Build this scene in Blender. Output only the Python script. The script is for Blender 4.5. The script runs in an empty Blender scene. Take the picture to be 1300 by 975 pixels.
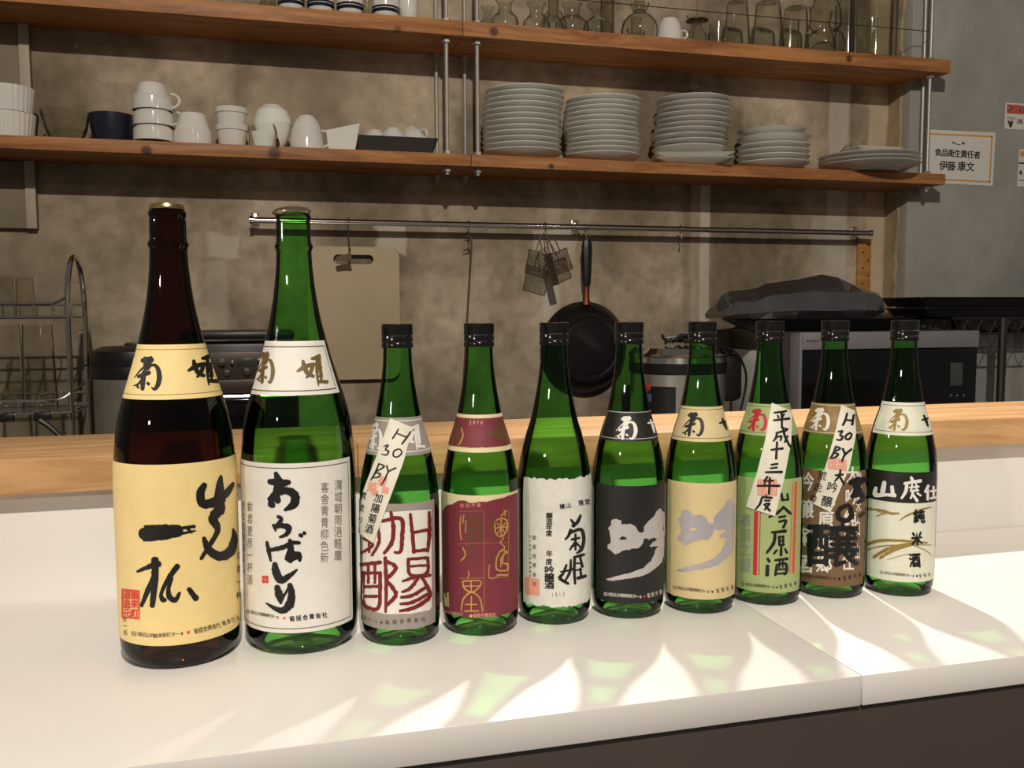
import bpy, bmesh, math, random
from mathutils import Vector, Matrix, noise
random.seed(7)
C = bpy.context.scene.collection
SC = bpy.context.scene

# ------------------------------------------------------------------ camera
FPX = 1161.95
CAM = Vector((0, 0, 0.31233))
CR = Vector((0.96506369, -0.26199023, -0.00363292))
CU = Vector((0.0245698, 0.07668338, 0.99675272))
CF = Vector((0.26086089, 0.96201911, -0.08044139))
cd = bpy.data.cameras.new('camera'); cam = bpy.data.objects.new('camera', cd); C.objects.link(cam)
cam.matrix_world = Matrix(((CR.x, CU.x, -CF.x, CAM.x), (CR.y, CU.y, -CF.y, CAM.y), (CR.z, CU.z, -CF.z, CAM.z), (0, 0, 0, 1)))
cd.sensor_width = 36; cd.lens = FPX / 1300 * 36; cd.clip_start = 0.02
SC.camera = cam
# ------------------------------------------------------------------ world and lamps
w = bpy.data.worlds.new('world'); SC.world = w; w.use_nodes = True
w.node_tree.nodes['Background'].inputs[0].default_value = (1.0, 0.93, 0.85, 1)
w.node_tree.nodes['Background'].inputs[1].default_value = 0.085
def lamp(name, loc, power, col, rad, spot=None, target=None, blend=0.6):
    l = bpy.data.lights.new(name, 'SPOT' if spot else 'POINT'); l.energy = power; l.color = col; l.shadow_soft_size = rad
    o = bpy.data.objects.new(name, l); o.location = loc; C.objects.link(o)
    if spot:
        l.spot_size = math.radians(spot); l.spot_blend = blend
        o.rotation_euler = (Vector(target) - Vector(loc)).to_track_quat('-Z', 'Y').to_euler()
    return o
WARM = (1.0, 0.915, 0.80)
lamp('kitchen_spotlight', (0.77, 1.65, 1.24), 66, (1.0, 0.94, 0.85), 0.022, 80, (1.0, 0.72, 0.0), 0.55)
lamp('dining_spotlight', (0.0, -0.64, 1.93), 160, WARM, 0.03)
lamp('bar_spotlight', (-2.7, 0.72, 1.25), 34, WARM, 0.06, 26, (0.2, 0.84, 0.14), 0.4)
lamp('dining_spotlight', (-2.6, -1.5, 1.15), 85, WARM, 0.06, 19, (0.35, 0.86, 0.06), 0.4)
lamp('dining_spotlight', (1.9, -0.9, 1.6), 8, WARM, 0.03)
SC.view_settings.view_transform = 'Standard'; SC.view_settings.look = 'None'
SC.view_settings.gamma = 1; SC.view_settings.use_curve_mapping = False; SC.view_settings.exposure = 0.30
SC.cycles.transparent_max_bounces = 40; SC.cycles.max_bounces = 10
SC.cycles.caustics_reflective = False; SC.cycles.caustics_refractive = False

# ------------------------------------------------------------------ helpers
def ray(px, py):
    return CF + (px - 650) / FPX * CR - (py - 487.5) / FPX * CU
def at(px, py, Y=None, Z=None):
    """the world point seen at a photo pixel, on the plane y=Y or z=Z"""
    d = ray(px, py)
    t = (Y - CAM.y) / d.y if Y is not None else (Z - CAM.z) / d.z
    return CAM + d * t
def ax(px, py, Y): return at(px, py, Y=Y).x
def az(px, py, Y): return at(px, py, Y=Y).z

class G:
    def __init__(s): s.v = []; s.f = []
    def add(s, vs, fs, M=None):
        n = len(s.v)
        s.v += [tuple(M @ Vector(v)) if M else tuple(v) for v in vs]
        s.f += [tuple(i + n for i in f) for f in fs]
        return s
    def box(s, c, d, b=0.0, M=None, seg=2):
        bm = bmesh.new(); bmesh.ops.create_cube(bm, size=1)
        for v in bm.verts: v.co = Vector((v.co.x * d[0], v.co.y * d[1], v.co.z * d[2]))
        if b > 0: bmesh.ops.bevel(bm, geom=bm.edges[:], offset=b, segments=seg, affect='EDGES', profile=0.5)
        bm.verts.index_update()
        s.add([v.co + Vector(c) for v in bm.verts], [[v.index for v in f.verts] for f in bm.faces], M); bm.free()
        return s
    def loft(s, rings, M=None, cap0=True, cap1=True, close=True):
        n = len(rings[0]); vs = [p for r in rings for p in r]; fs = []
        for k in range(len(rings) - 1):
            for i in range(n if close else n - 1):
                j = (i + 1) % n
                fs.append((k * n + i, k * n + j, (k + 1) * n + j, (k + 1) * n + i))
        if cap0: fs.append(tuple(range(n))[::-1])
        if cap1: fs.append(tuple(range((len(rings) - 1) * n, len(rings) * n)))
        return s.add(vs, fs, M)
    def lathe(s, prof, n=40, c=(0, 0, 0), M=None, wave=None):
        rings = []
        for r, z in prof:
            r = max(r, 1e-5)
            rings.append([(c[0] + r * (wave(a) if wave else 1) * math.cos(a), c[1] + r * (wave(a) if wave else 1) * math.sin(a), c[2] + z) for a in [2 * math.pi * i / n for i in range(n)]])
        return s.loft(rings, M, prof[0][0] < 1e-4 or False, prof[-1][0] < 1e-4 or False)
    def tube(s, pts, r, n=8, closed=False, M=None):
        P = [Vector(p) for p in pts]; m = len(P); rings = []; up = None
        for i in range(m):
            a = P[(i - 1) % m] if (closed or i > 0) else P[i]; b = P[(i + 1) % m] if (closed or i < m - 1) else P[i]
            t = (b - a).normalized()
            if up is None:
                up = Vector((0, 0, 1)) if abs(t.z) < 0.9 else Vector((1, 0, 0))
            x = t.cross(up); x = x.normalized() if x.length > 1e-6 else t.orthogonal().normalized()
            y = x.cross(t).normalized(); up = y
            rr = r[i] if isinstance(r, (list, tuple)) else r
            rings.append([tuple(P[i] + x * rr * math.cos(q) + y * rr * math.sin(q)) for q in [2 * math.pi * k / n for k in range(n)]])
        if closed: rings.append(rings[0]); return s.loft(rings, M, False, False)
        return s.loft(rings, M)
    def build(s, name, mat, parent=None, smooth=28):
        me = bpy.data.meshes.new(name); me.from_pydata(s.v, [], s.f); me.update()
        if smooth:
            me.polygons.foreach_set('use_smooth', [True] * len(me.polygons))
            me.set_sharp_from_angle(angle=math.radians(smooth))
        me.materials.append(mat)
        o = bpy.data.objects.new(name, me); C.objects.link(o)
        if parent: o.parent = parent
        return o
def tag(o, label, cat, group=None):
    o['label'] = label; o['category'] = cat
    if group: o['group'] = group
    return o
def thing(name, label, cat, loc=(0, 0, 0), group=None, rz=0):
    o = bpy.data.objects.new(name, None); o.empty_display_size = 0.02; C.objects.link(o)
    o.location = loc; o.rotation_euler = (0, 0, rz)
    return tag(o, label, cat, group)
def struct(o): o['kind'] = 'structure'; return o
def dup(root, loc, label=None, rz=None, group=None):
    r = root.copy(); C.objects.link(r); r.location = loc
    if rz is not None: r.rotation_euler = (0, 0, rz)
    if label: r['label'] = label
    if group: r['group'] = group
    for ch in list(root.children):
        c = ch.copy(); C.objects.link(c); c.parent = r
        for g in list(ch.children):
            d = g.copy(); C.objects.link(d); d.parent = c
    return r
def RX(a): return Matrix.Rotation(math.radians(a), 4, 'X')
def RY(a): return Matrix.Rotation(math.radians(a), 4, 'Y')
def RZ(a): return Matrix.Rotation(math.radians(a), 4, 'Z')
def TR(*p): return Matrix.Translation(Vector(p))
def arc(c, r, a0, a1, n=10, plane='xz', ry=None):
    out = []
    for i in range(n + 1):
        a = math.radians(a0 + (a1 - a0) * i / n); u = r * math.cos(a); v = (ry or r) * math.sin(a)
        out.append((c[0] + u, c[1], c[2] + v) if plane == 'xz' else ((c[0] + u, c[1] + v, c[2]) if plane == 'xy' else (c[0], c[1] + u, c[2] + v)))
    return out

# ------------------------------------------------------------------ materials
def lin(*c): return tuple((x / 255 / 12.92 if x <= 10 else ((x / 255 + 0.055) / 1.055) ** 2.4) for x in c) + (1,)
def mat(name, col, rough=0.5, metal=0.0, var=0.06, scale=30, bump=0.0, spec=0.5, coat=0.0, stretch=(1, 1, 1), bscale=None):
    m = bpy.data.materials.new(name); m.use_nodes = True; nt = m.node_tree; N = nt.nodes; L = nt.links
    b = N['Principled BSDF']; b.inputs['Roughness'].default_value = rough; b.inputs['Metallic'].default_value = metal
    b.inputs['Specular IOR Level'].default_value = spec; b.inputs['Coat Weight'].default_value = coat
    tc = N.new('ShaderNodeTexCoord'); mp = N.new('ShaderNodeMapping'); mp.inputs['Scale'].default_value = stretch
    L.new(tc.outputs['Object'], mp.inputs['Vector'])
    nz = N.new('ShaderNodeTexNoise'); nz.inputs['Scale'].default_value = scale; nz.inputs['Detail'].default_value = 5
    L.new(mp.outputs[0], nz.inputs['Vector'])
    rp = N.new('ShaderNodeValToRGB'); rp.color_ramp.elements[0].position = 0.3; rp.color_ramp.elements[1].position = 0.7
    rp.color_ramp.elements[0].color = tuple(max(0, x * (1 - var)) for x in col[:3]) + (1,)
    rp.color_ramp.elements[1].color = tuple(min(1, x * (1 + var)) for x in col[:3]) + (1,)
    L.new(nz.outputs['Fac'], rp.inputs[0]); L.new(rp.outputs[0], b.inputs['Base Color'])
    if bump:
        n2 = N.new('ShaderNodeTexNoise'); n2.inputs['Scale'].default_value = bscale or scale * 2; n2.inputs['Detail'].default_value = 4
        L.new(mp.outputs[0], n2.inputs['Vector'])
        bp = N.new('ShaderNodeBump'); bp.inputs['Strength'].default_value = bump; bp.inputs['Distance'].default_value = 0.004
        L.new(n2.outputs['Fac'], bp.inputs['Height']); L.new(bp.outputs[0], b.inputs['Normal'])
    return m
def wood(name, c0, c1, knot=None, knots=(), rough=0.5, gs=9.0):
    m = bpy.data.materials.new(name); m.use_nodes = True; nt = m.node_tree; N = nt.nodes; L = nt.links
    b = N['Principled BSDF']; b.inputs['Roughness'].default_value = rough; b.inputs['Specular IOR Level'].default_value = 0.35
    tc = N.new('ShaderNodeTexCoord'); mp = N.new('ShaderNodeMapping'); mp.inputs['Scale'].default_value = (0.55, 6, 6)
    L.new(tc.outputs['Object'], mp.inputs['Vector'])
    n0 = N.new('ShaderNodeTexNoise'); n0.inputs['Scale'].default_value = 2.2; n0.inputs['Detail'].default_value = 3
    L.new(mp.outputs[0], n0.inputs['Vector'])
    mx = N.new('ShaderNodeVectorMath'); mx.operation = 'MULTIPLY_ADD'; mx.inputs[1].default_value = (0.5, 0.5, 0.5)
    L.new(n0.outputs['Color'], mx.inputs[0]); L.new(mp.outputs[0], mx.inputs[2])
    wv = N.new('ShaderNodeTexNoise'); wv.inputs['Scale'].default_value = gs; wv.inputs['Detail'].default_value = 6; wv.inputs['Roughness'].default_value = 0.62
    L.new(mx.outputs[0], wv.inputs['Vector'])
    rp = N.new('ShaderNodeValToRGB'); e = rp.color_ramp.elements
    e[0].position = 0.34; e[0].color = c0; e[1].position = 0.66; e[1].color = c1
    L.new(wv.outputs['Fac'], rp.inputs[0]); out = rp.outputs[0]
    for (kx, ky, kz, kr) in knots:                                  # dark knots in the board
        sub = N.new('ShaderNodeVectorMath'); sub.operation = 'SUBTRACT'; sub.inputs[1].default_value = (kx, ky, kz)
        L.new(tc.outputs['Object'], sub.inputs[0])
        ln = N.new('ShaderNodeVectorMath'); ln.operation = 'LENGTH'; L.new(sub.outputs[0], ln.inputs[0])
        mr = N.new('ShaderNodeMapRange'); mr.inputs[1].default_value = kr * 0.5; mr.inputs[2].default_value = kr; mr.inputs[3].default_value = 0.85; mr.inputs[4].default_value = 0
        L.new(ln.outputs['Value'], mr.inputs[0])
        mk = N.new('ShaderNodeMix'); mk.data_type = 'RGBA'; mk.inputs[7].default_value = knot
        L.new(mr.outputs[0], mk.inputs[0]); L.new(out, mk.inputs[6]); out = mk.outputs[2]
    L.new(out, b.inputs['Base Color'])
    bp = N.new('ShaderNodeBump'); bp.inputs['Strength'].default_value = 0.12; bp.inputs['Distance'].default_value = 0.002
    L.new(wv.outputs['Fac'], bp.inputs['Height']); L.new(bp.outputs[0], b.inputs['Normal'])
    return m
def glass(name, centre, edge, rough=0.02, gloss=1.0, power=1.6, inner=1.25):
    """thin-walled tinted glass: straight-through transmission that darkens where the wall is crossed obliquely"""
    m = bpy.data.materials.new(name); m.use_nodes = True; nt = m.node_tree; N = nt.nodes; L = nt.links
    N.remove(N['Principled BSDF']); out = N['Material Output']
    lw = N.new('ShaderNodeLayerWeight'); lw.inputs['Blend'].default_value = 0.5
    pw = N.new('ShaderNodeMath'); pw.operation = 'POWER'; pw.inputs[1].default_value = power; L.new(lw.outputs['Facing'], pw.inputs[0])
    tc = N.new('ShaderNodeTexCoord'); nz = N.new('ShaderNodeTexNoise'); nz.inputs['Scale'].default_value = 14; L.new(tc.outputs['Object'], nz.inputs['Vector'])
    rg = N.new('ShaderNodeMapRange'); rg.inputs[3].default_value = -0.05; rg.inputs[4].default_value = 0.05; L.new(nz.outputs['Fac'], rg.inputs[0])
    ad = N.new('ShaderNodeMath'); ad.use_clamp = True; L.new(pw.outputs[0], ad.inputs[0]); L.new(rg.outputs[0], ad.inputs[1])
    mx = N.new('ShaderNodeMix'); mx.data_type = 'RGBA'; mx.inputs[6].default_value = centre; mx.inputs[7].default_value = edge
    L.new(ad.outputs[0], mx.inputs[0])
    tr = N.new('ShaderNodeBsdfTransparent'); L.new(mx.outputs[2], tr.inputs[0])
    gl = N.new('ShaderNodeBsdfGlossy'); gl.inputs['Roughness'].default_value = rough
    ge = N.new('ShaderNodeNewGeometry'); io = N.new('ShaderNodeMapRange'); io.inputs[3].default_value = 1.45; io.inputs[4].default_value = inner; L.new(ge.outputs['Backfacing'], io.inputs[0])
    fr = N.new('ShaderNodeFresnel'); L.new(io.outputs[0], fr.inputs['IOR'])                                     # outer face, and the weaker inner face of the wall
    ml = N.new('ShaderNodeMath'); ml.operation = 'MULTIPLY'; ml.inputs[1].default_value = gloss; L.new(fr.outputs[0], ml.inputs[0])
    ms = N.new('ShaderNodeMixShader'); L.new(ml.outputs[0], ms.inputs[0]); L.new(tr.outputs[0], ms.inputs[1]); L.new(gl.outputs[0], ms.inputs[2])
    L.new(ms.outputs[0], out.inputs['Surface'])
    return m

# ------------------------------------------------------------------ setting
YW = 2.60; YP = 2.505; XP = 1.978
def wall_material():
    m = bpy.data.materials.new('rough_concrete'); m.use_nodes = True; nt = m.node_tree; N = nt.nodes; L = nt.links
    b = N['Principled BSDF']; b.inputs['Roughness'].default_value = 0.85; b.inputs['Specular IOR Level'].default_value = 0.2
    tc = N.new('ShaderNodeTexCoord')
    def nz(sc, det=6, st=(1, 1, 1)):
        mp = N.new('ShaderNodeMapping'); mp.inputs['Scale'].default_value = st; L.new(tc.outputs['Object'], mp.inputs[0])
        n = N.new('ShaderNodeTexNoise'); n.inputs['Scale'].default_value = sc; n.inputs['Detail'].default_value = det; L.new(mp.outputs[0], n.inputs['Vector']); return n
    big = nz(2.6, 6, (1.2, 1, 0.7)); fine = nz(26, 7)
    r1 = N.new('ShaderNodeValToRGB'); e = r1.color_ramp.elements
    e[0].position = 0.39; e[0].color = lin(136, 122, 102); e[1].position = 0.62; e[1].color = lin(194, 177, 154)
    L.new(big.outputs['Fac'], r1.inputs[0])
    r2 = N.new('ShaderNodeValToRGB'); e = r2.color_ramp.elements
    e[0].position = 0.3; e[0].color = (0.76, 0.76, 0.75, 1); e[1].position = 0.7; e[1].color = (1.15, 1.15, 1.15, 1)
    L.new(fine.outputs['Fac'], r2.inputs[0])
    mu = N.new('ShaderNodeMix'); mu.data_type = 'RGBA'; mu.blend_type = 'MULTIPLY'; mu.inputs[0].default_value = 1
    L.new(r1.outputs[0], mu.inputs[6]); L.new(r2.outputs[0], mu.inputs[7]); col = mu.outputs[2]
    # cooler, greyer concrete on the right pillar
    wob = nz(11, 4); sep = N.new('ShaderNodeSeparateXYZ'); L.new(tc.outputs['Object'], sep.inputs[0])
    def M(op, a, c=None, clamp=False):
        n = N.new('ShaderNodeMath'); n.operation = op; n.use_clamp = clamp
        for i, q in enumerate((a, c)):
            if q is None: continue
            if isinstance(q, (int, float)): n.inputs[i].default_value = q
            else: L.new(q, n.inputs[i])
        return n.outputs[0]
    sw = N.new('ShaderNodeSeparateColor'); L.new(wob.outputs['Color'], sw.inputs[0])
    def mask(x0, x1, z0, z1, soft, wobble):
        X = M('ADD', sep.outputs[0], M('MULTIPLY', M('SUBTRACT', sw.outputs[0], 0.5), wobble))
        Z = M('ADD', sep.outputs[2], M('MULTIPLY', M('SUBTRACT', sw.outputs[1], 0.5), wobble))
        dx = M('SUBTRACT', M('ABSOLUTE', M('SUBTRACT', X, (x0 + x1) / 2)), (x1 - x0) / 2)
        dz = M('SUBTRACT', M('ABSOLUTE', M('SUBTRACT', Z, (z0 + z1) / 2)), (z1 - z0) / 2)
        d = M('MAXIMUM', dx, dz)
        return M('MULTIPLY', M('SUBTRACT', soft, d), 0.5 / soft, True)
    def paint(m_, c, k=1.0):
        nonlocal col
        mk = N.new('ShaderNodeMix'); mk.data_type = 'RGBA'; mk.inputs[7].default_value = c
        L.new(M('MULTIPLY', m_, k), mk.inputs[0]); L.new(col, mk.inputs[6]); col = mk.outputs[2]
    def pxm(x0, y0, x1, y1, c, k=1.0, soft=0.004, wob_=0.02):
        yc = (y0 + y1) / 2; xc = (x0 + x1) / 2
        paint(mask(ax(x0, yc, YW), ax(x1, yc, YW), az(xc, y1, YW), az(xc, y0, YW), soft, wob_), c, k)
    pale = lin(196, 184, 168)
    paint(mask(XP - 0.002, 5, -2, 5, 0.002, 0.0), lin(156, 156, 151), 0.85)
    pxm(-200, 60, 150, 700, lin(96, 84, 66), 0.45, 0.15, 0.3)                     # lamp fall-off towards the left end, painted into the wall colour
    pxm(262, 292, 300, 326, pale, 0.85, 0.006, 0.09); pxm(264, 330, 290, 470, pale, 0.45, 0.006, 0.03)
    pxm(478, 286, 516, 322, lin(205, 192, 174), 0.85, 0.004, 0.09); pxm(674, 290, 730, 322, lin(205, 192, 174), 0.85, 0.004, 0.07)
    pxm(690, 330, 710, 480, lin(208, 198, 182), 0.8, 0.008, 0.02); pxm(694, 235, 712, 286, pale, 0.4, 0.006, 0.02)
    pxm(876, 90, 902, 470, lin(190, 176, 158), 0.35, 0.006, 0.015); pxm(888, 225, 900, 480, lin(214, 204, 188), 0.75, 0.002, 0.006); pxm(1050, 90, 1076, 420, lin(200, 191, 180), 0.8, 0.006, 0.01)
    pxm(1034, 275, 1060, 340, lin(186, 178, 166), 0.6, 0.008, 0.12)
    pxm(284, 60, 298, 150, pale, 0.3, 0.008, 0.02); pxm(488, 70, 506, 200, lin(190, 176, 158), 0.4, 0.006, 0.01)
    pxm(300, 75, 480, 160, lin(176, 158, 138), 0.35, 0.06, 0.1)
    pxm(1100, -100, 1124, 600, lin(208, 190, 160), 0.75, 0.006, 0.02)               # pale plaster strip by the pillar
    pxm(866, 230, 876, 440, lin(90, 78, 62), 0.35, 0.006, 0.02); pxm(290, 90, 320, 140, lin(84, 72, 54), 0.4, 0.02, 0.1)
    # hairline scratches and chips
    sc = nz(40, 2, (1, 1, 0.5)); r3 = N.new('ShaderNodeValToRGB'); e = r3.color_ramp.elements
    e[0].position = 0.74; e[0].color = (0, 0, 0, 1); e[1].position = 0.78; e[1].color = (1, 1, 1, 1); L.new(sc.outputs['Fac'], r3.inputs[0])
    paint(r3.outputs[0], pale, 0.6)
    mot = nz(7, 6, (1, 1, .8)); r4 = N.new('ShaderNodeValToRGB'); e = r4.color_ramp.elements
    e[0].position = 0.35; e[0].color = (0.95, 0.94, 0.92, 1); e[1].position = 0.65; e[1].color = (1.16, 1.16, 1.16, 1); L.new(mot.outputs['Fac'], r4.inputs[0])
    mm = N.new('ShaderNodeMix'); mm.data_type = 'RGBA'; mm.blend_type = 'MULTIPLY'; mm.inputs[0].default_value = 1; L.new(col, mm.inputs[6]); L.new(r4.outputs[0], mm.inputs[7]); col = mm.outputs[2]
    L.new(col, b.inputs['Base Color'])
    bp = N.new('ShaderNodeBump'); bp.inputs['Strength'].default_value = 0.25; bp.inputs['Distance'].default_value = 0.006
    L.new(fine.outputs['Fac'], bp.inputs['Height']); L.new(bp.outputs[0], b.inputs['Normal'])
    return m
M_WALL = wall_material()
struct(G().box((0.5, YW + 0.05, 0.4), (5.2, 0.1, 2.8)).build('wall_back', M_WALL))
# the pillar's left face is rough pale plaster, the front bare grey concrete
M_PLASTER = mat('chipped_plaster', lin(172, 152, 122), 0.85, var=0.22, scale=14, bump=0.3)
pil = struct(G().box((XP + 0.6, (YP + YW) / 2, 0.4), (1.2, YW - YP + 0.002, 2.8), 0.006).build('wall_right', M_WALL))
rings = []
for k in range(90):                                                   # uneven plaster skin on the pillar's return
    z = -0.9 + k * 0.03; y0 = YP + 0.035 + 0.02 * noise.noise((k * .21, 0, 0)) + 0.012 * noise.noise((k * .9, 0, 5))
    rings.append([(XP - 0.001, y0, z), (XP - 0.007, y0 + 0.006, z), (XP - 0.007, YW - 0.001, z), (XP - 0.001, YW - 0.001, z)])
struct(G().loft(rings).build('trim_1', M_PLASTER))
struct(G().box((0.5, 1.0, -0.99), (5.2, 4.6, 0.08)).build('floor', mat('dark_floor', lin(70, 60, 52), 0.6, scale=6)))
M_BEIGE = mat('beige_paint', lin(128, 116, 98), 0.7, var=0.08, scale=8)
ZL, ZLB, ZU, ZUB = 0.723, 0.692, 1.064, 1.026
zb = az(26, 290, 2.58); xe = ax(42, 160, 2.58)
dc = thing('duct_casing', 'beige boxed duct casing against the wall at the left behind the shelves', 'duct', (xe - 0.35, 2.589, zb))
M_STRIP = mat('pale_strip', lin(176, 164, 144), 0.6)
for q0, q1 in ((zb, ZLB - .001), (ZL + .001, ZUB - .001)):
    G().box((0.0, 0, (q0 + q1) / 2 - zb), (0.7, 0.02, q1 - q0), 0.002).build('casing', M_BEIGE, dc)
    G().box((0.338, -0.013, (q0 + q1) / 2 - zb), (0.024, 0.006, q1 - q0), 0.001).build('corner_strip', M_STRIP, dc)

# ------------------------------------------------------------------ bar counter
M_WHITE = mat('white_laminate', lin(234, 229, 224), 0.32, var=0.012, scale=5)
M_DARK = mat('dark_brown_panel', lin(70, 60, 55), 0.6, var=0.05, scale=12)
XS = at(1091, 855, Z=0).x
for x0, x1, lab in ((-1.3, XS - 0.0006, 'white countertop slab under most of the bottles, left of the fine seam'), (XS + 0.0006, 2.6, 'white countertop slab right of the fine seam, in bright light')):
    t = G().box(((x1 + x0) / 2, 0.856, -0.0135), (x1 - x0, 0.402, 0.027), 0.0011).build('bar_countertop', M_WHITE)
    tag(t, lab, 'countertop')
tag(G().box((0.65, 0.674, -0.4885), (3.9, 0.03, 0.923), 0.001).build('bar_front_panel', M_DARK), 'dark brown front panel below the white countertop edge', 'panel')
tag(G().box((0.65, 1.075, -0.4137), (3.9, 0.03, 1.073), 0.001).build('backsplash_panel', M_WHITE), 'white upstand panel behind the bottles under the oak ledge', 'panel')
M_LEDGE = wood('oak_ledge_wood', lin(180, 134, 88), lin(216, 172, 122), gs=11)
lg = thing('bar_ledge', 'light oak ledge plank capping the white upstand behind the bottles', 'ledge', (0.5, 1.13, 0.123))
XJ = -0.35
G().box((-0.9 + 0.0, 0, 0.019), (1.0, 0.185, 0.038), 0.002).build('plank', M_LEDGE, lg)
G().box((0.70, 0, 0.019), (2.2, 0.185, 0.038), 0.002).build('plank', M_LEDGE, lg)

# kitchen worktop on the far side, below the line of sight
ZK = -0.07
kc = thing('kitchen_worktop', 'steel kitchen worktop along the concrete wall under the appliances', 'worktop', (0.36, 2.237, -0.95))
M_STEEL = mat('brushed_steel', lin(190, 186, 180), 0.28, 1.0, var=0.06, scale=20, stretch=(1, 1, 20))
G().box((0, 0, 0.95 + ZK - 0.02), (3.23, 0.72, 0.04), 0.003).build('top', M_STEEL, kc)
G().box((0, 0.03, (0.91 + ZK) / 2), (3.2, 0.64, 0.91 + ZK), 0.003).build('cabinet', mat('grey_cabinet', lin(120, 116, 110), 0.5), kc)

# ------------------------------------------------------------------ shelves
kn = [(ax(348, 178, 2.4), 2.4, 0.706, 0.02), (ax(186, 193, 2.4), 2.4, 0.700, 0.016)]
M_SH = [wood('cedar_shelf_wood', lin(142, 90, 50), lin(196, 136, 82), lin(58, 32, 18), k_) for k_ in
        (kn, [(ax(700, 215, 2.4), 2.4, 0.7, 0.01)], [(ax(505, 40, 2.4), 2.41, 1.03, 0.016)], [(ax(1078, 72, 2.4), 2.4, 1.045, 0.013), (ax(627, 41, 2.4), 2.4, 1.043, 0.016)])]
def board(x0, x1, z0, z1, m, label):
    g = G(); xm = min(x1, XP - .0015)
    if x1 > XP:                                                        # the right boards are notched round the pillar
        P = [(x0, 2.40), (x1, 2.40), (x1, YP - .001), (xm, YP - .001), (xm, YW - .001), (x0, YW - .001)]
        g.loft([[(x, y, z0) for x, y in P], [(x, y, z1) for x, y in P]])
    else: g.box(((x0 + x1) / 2, (2.4 + YW - .001) / 2, (z0 + z1) / 2), (x1 - x0, YW - .001 - 2.4, z1 - z0), 0.0012)
    return tag(g.build('shelf_board', m), label, 'shelf', 'open wooden shelf boards')
board(-1.0, 0.541, ZLB, ZL, M_SH[0], 'brown wooden shelf board under the white cups, left half of the lower shelf')
board(0.5425, 2.03, ZLB, ZL, M_SH[1], 'brown wooden shelf board under the plate stacks, right half of the lower shelf')
board(-1.0, 0.521, ZUB, ZU, M_SH[2], 'brown wooden shelf board under the navy banded mugs, left half of the upper shelf')
board(0.5225, 2.035, ZUB, ZU, M_SH[3], 'brown wooden shelf board under the glassware, right half of the upper shelf')
M_ZINC = mat('zinc_steel', lin(176, 172, 164), 0.5, 0.55, var=0.08, scale=60)
def rod(px, py, Y, label):
    x = ax(px, py, Y)
    t = thing('threaded_rod', label, 'rod', (x, Y, ZLB - 0.02), 'threaded rods carrying the shelves')
    g = G(); n = 230; H = 1.6 - ZLB + 0.02
    g.lathe([(0.0001, 0)] + [(0.0052 + 0.0005 * (i % 2), H * i / n) for i in range(n + 1)] + [(0.0001, H)], 10).build('rod', M_ZINC, t)
    for z in (ZLB - 0.012, ZL, ZUB - 0.012, ZU):
        G().lathe([(0.0055, 0), (0.0115, 0), (0.0115, 0.011), (0.0055, 0.011)], 6, (0, 0, z - ZLB + 0.02)).build('nut', M_ZINC, t, 20)
rod(567, 120, 2.43, 'threaded steel rod just left of the shelf board joint, near the front edge')
rod(606, 120, 2.43, 'threaded steel rod right of the joint beside the first plate stack, near the front edge')
rod(554, 120, 2.58, 'threaded steel rod behind the dark tray, back edge left of the joint')
rod(590, 120, 2.58, 'threaded steel rod at the back edge between the two front rods')
rod(1179, 150, 2.43, 'threaded steel rod at the right shelf end, in front of the certificate')
rod(1170, 180, 2.485, 'threaded steel rod at the right shelf end, at the back near the pillar')
wz = az(1182, 41, 2.43)
gw = tag(G().tube([(ax(606, 0, 2.43), 2.424, wz), (ax(1179, 40, 2.43), 2.424, wz)], 0.0012, 6).build('guard_wire', mat('dark_wire', lin(70, 62, 54), 0.5, 0.6)), 'thin guard wire stretched in front of the glassware on the upper shelf', 'wire')
# ------------------------------------------------------------------ bottles
BIG = [(0.0001, 0.006), (0.030, 0.004), (0.041, 0.0), (0.0455, 0.0012), (0.0495, 0.006), (0.0520, 0.014), (0.0528, 0.028), (0.0529, 0.16), (0.0523, 0.178), (0.0513, 0.190), (0.0497, 0.205),
       (0.0470, 0.2195), (0.0430, 0.2346), (0.0388, 0.248), (0.0345, 0.262), (0.0308, 0.2745), (0.0276, 0.287), (0.0249, 0.298), (0.0226, 0.3085), (0.0201, 0.3225), (0.0181, 0.3377),
       (0.0167, 0.352), (0.0160, 0.3655), (0.0162, 0.3685), (0.0173, 0.3705), (0.0174, 0.3725), (0.0163, 0.3745), (0.0157, 0.3765), (0.0156, 0.3925), (0.0150, 0.3945), (0.0158, 0.3965), (0.0162, 0.3990), (0.0152, 0.4015), (0.0140, 0.403), (0.0001, 0.4035)]
SMALL = [(0.0001, 0.006), (0.022, 0.004), (0.029, 0.0), (0.0320, 0.0008), (0.0350, 0.004), (0.0368, 0.010), (0.0375, 0.018), (0.0378, 0.030), (0.0378, 0.130), (0.0369, 0.146), (0.0350, 0.161),
         (0.0319, 0.175), (0.0278, 0.190), (0.0244, 0.2), (0.0208, 0.2155), (0.0179, 0.231), (0.0155, 0.246), (0.0137, 0.262), (0.0131, 0.28), (0.0128, 0.294), (0.0001, 0.295)]
POS = [(-0.0798, 0.8751), (0.0293, 0.8801), (0.1219, 0.8631), (0.202, 0.867), (0.2819, 0.8775), (0.3613, 0.8737), (0.4401, 0.867), (0.5214, 0.871), (0.6023, 0.8731), (0.6791, 0.8575)]
M_GREEN = glass('green_glass', (0.38, 0.79, 0.31, 1), (0.010, 0.10, 0.025, 1), power=2.4, inner=1.26)
M_BROWN = glass('brown_glass', (0.21, 0.088, 0.026, 1), (0.01, 0.003, 0.001, 1), power=2.0, inner=1.3)
M_CAP = mat('black_cap', lin(20, 18, 17), 0.15, 0.0, spec=0.6)
M_GOLD = mat('gold_foil', lin(206, 178, 122), 0.25, 1.0)
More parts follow.
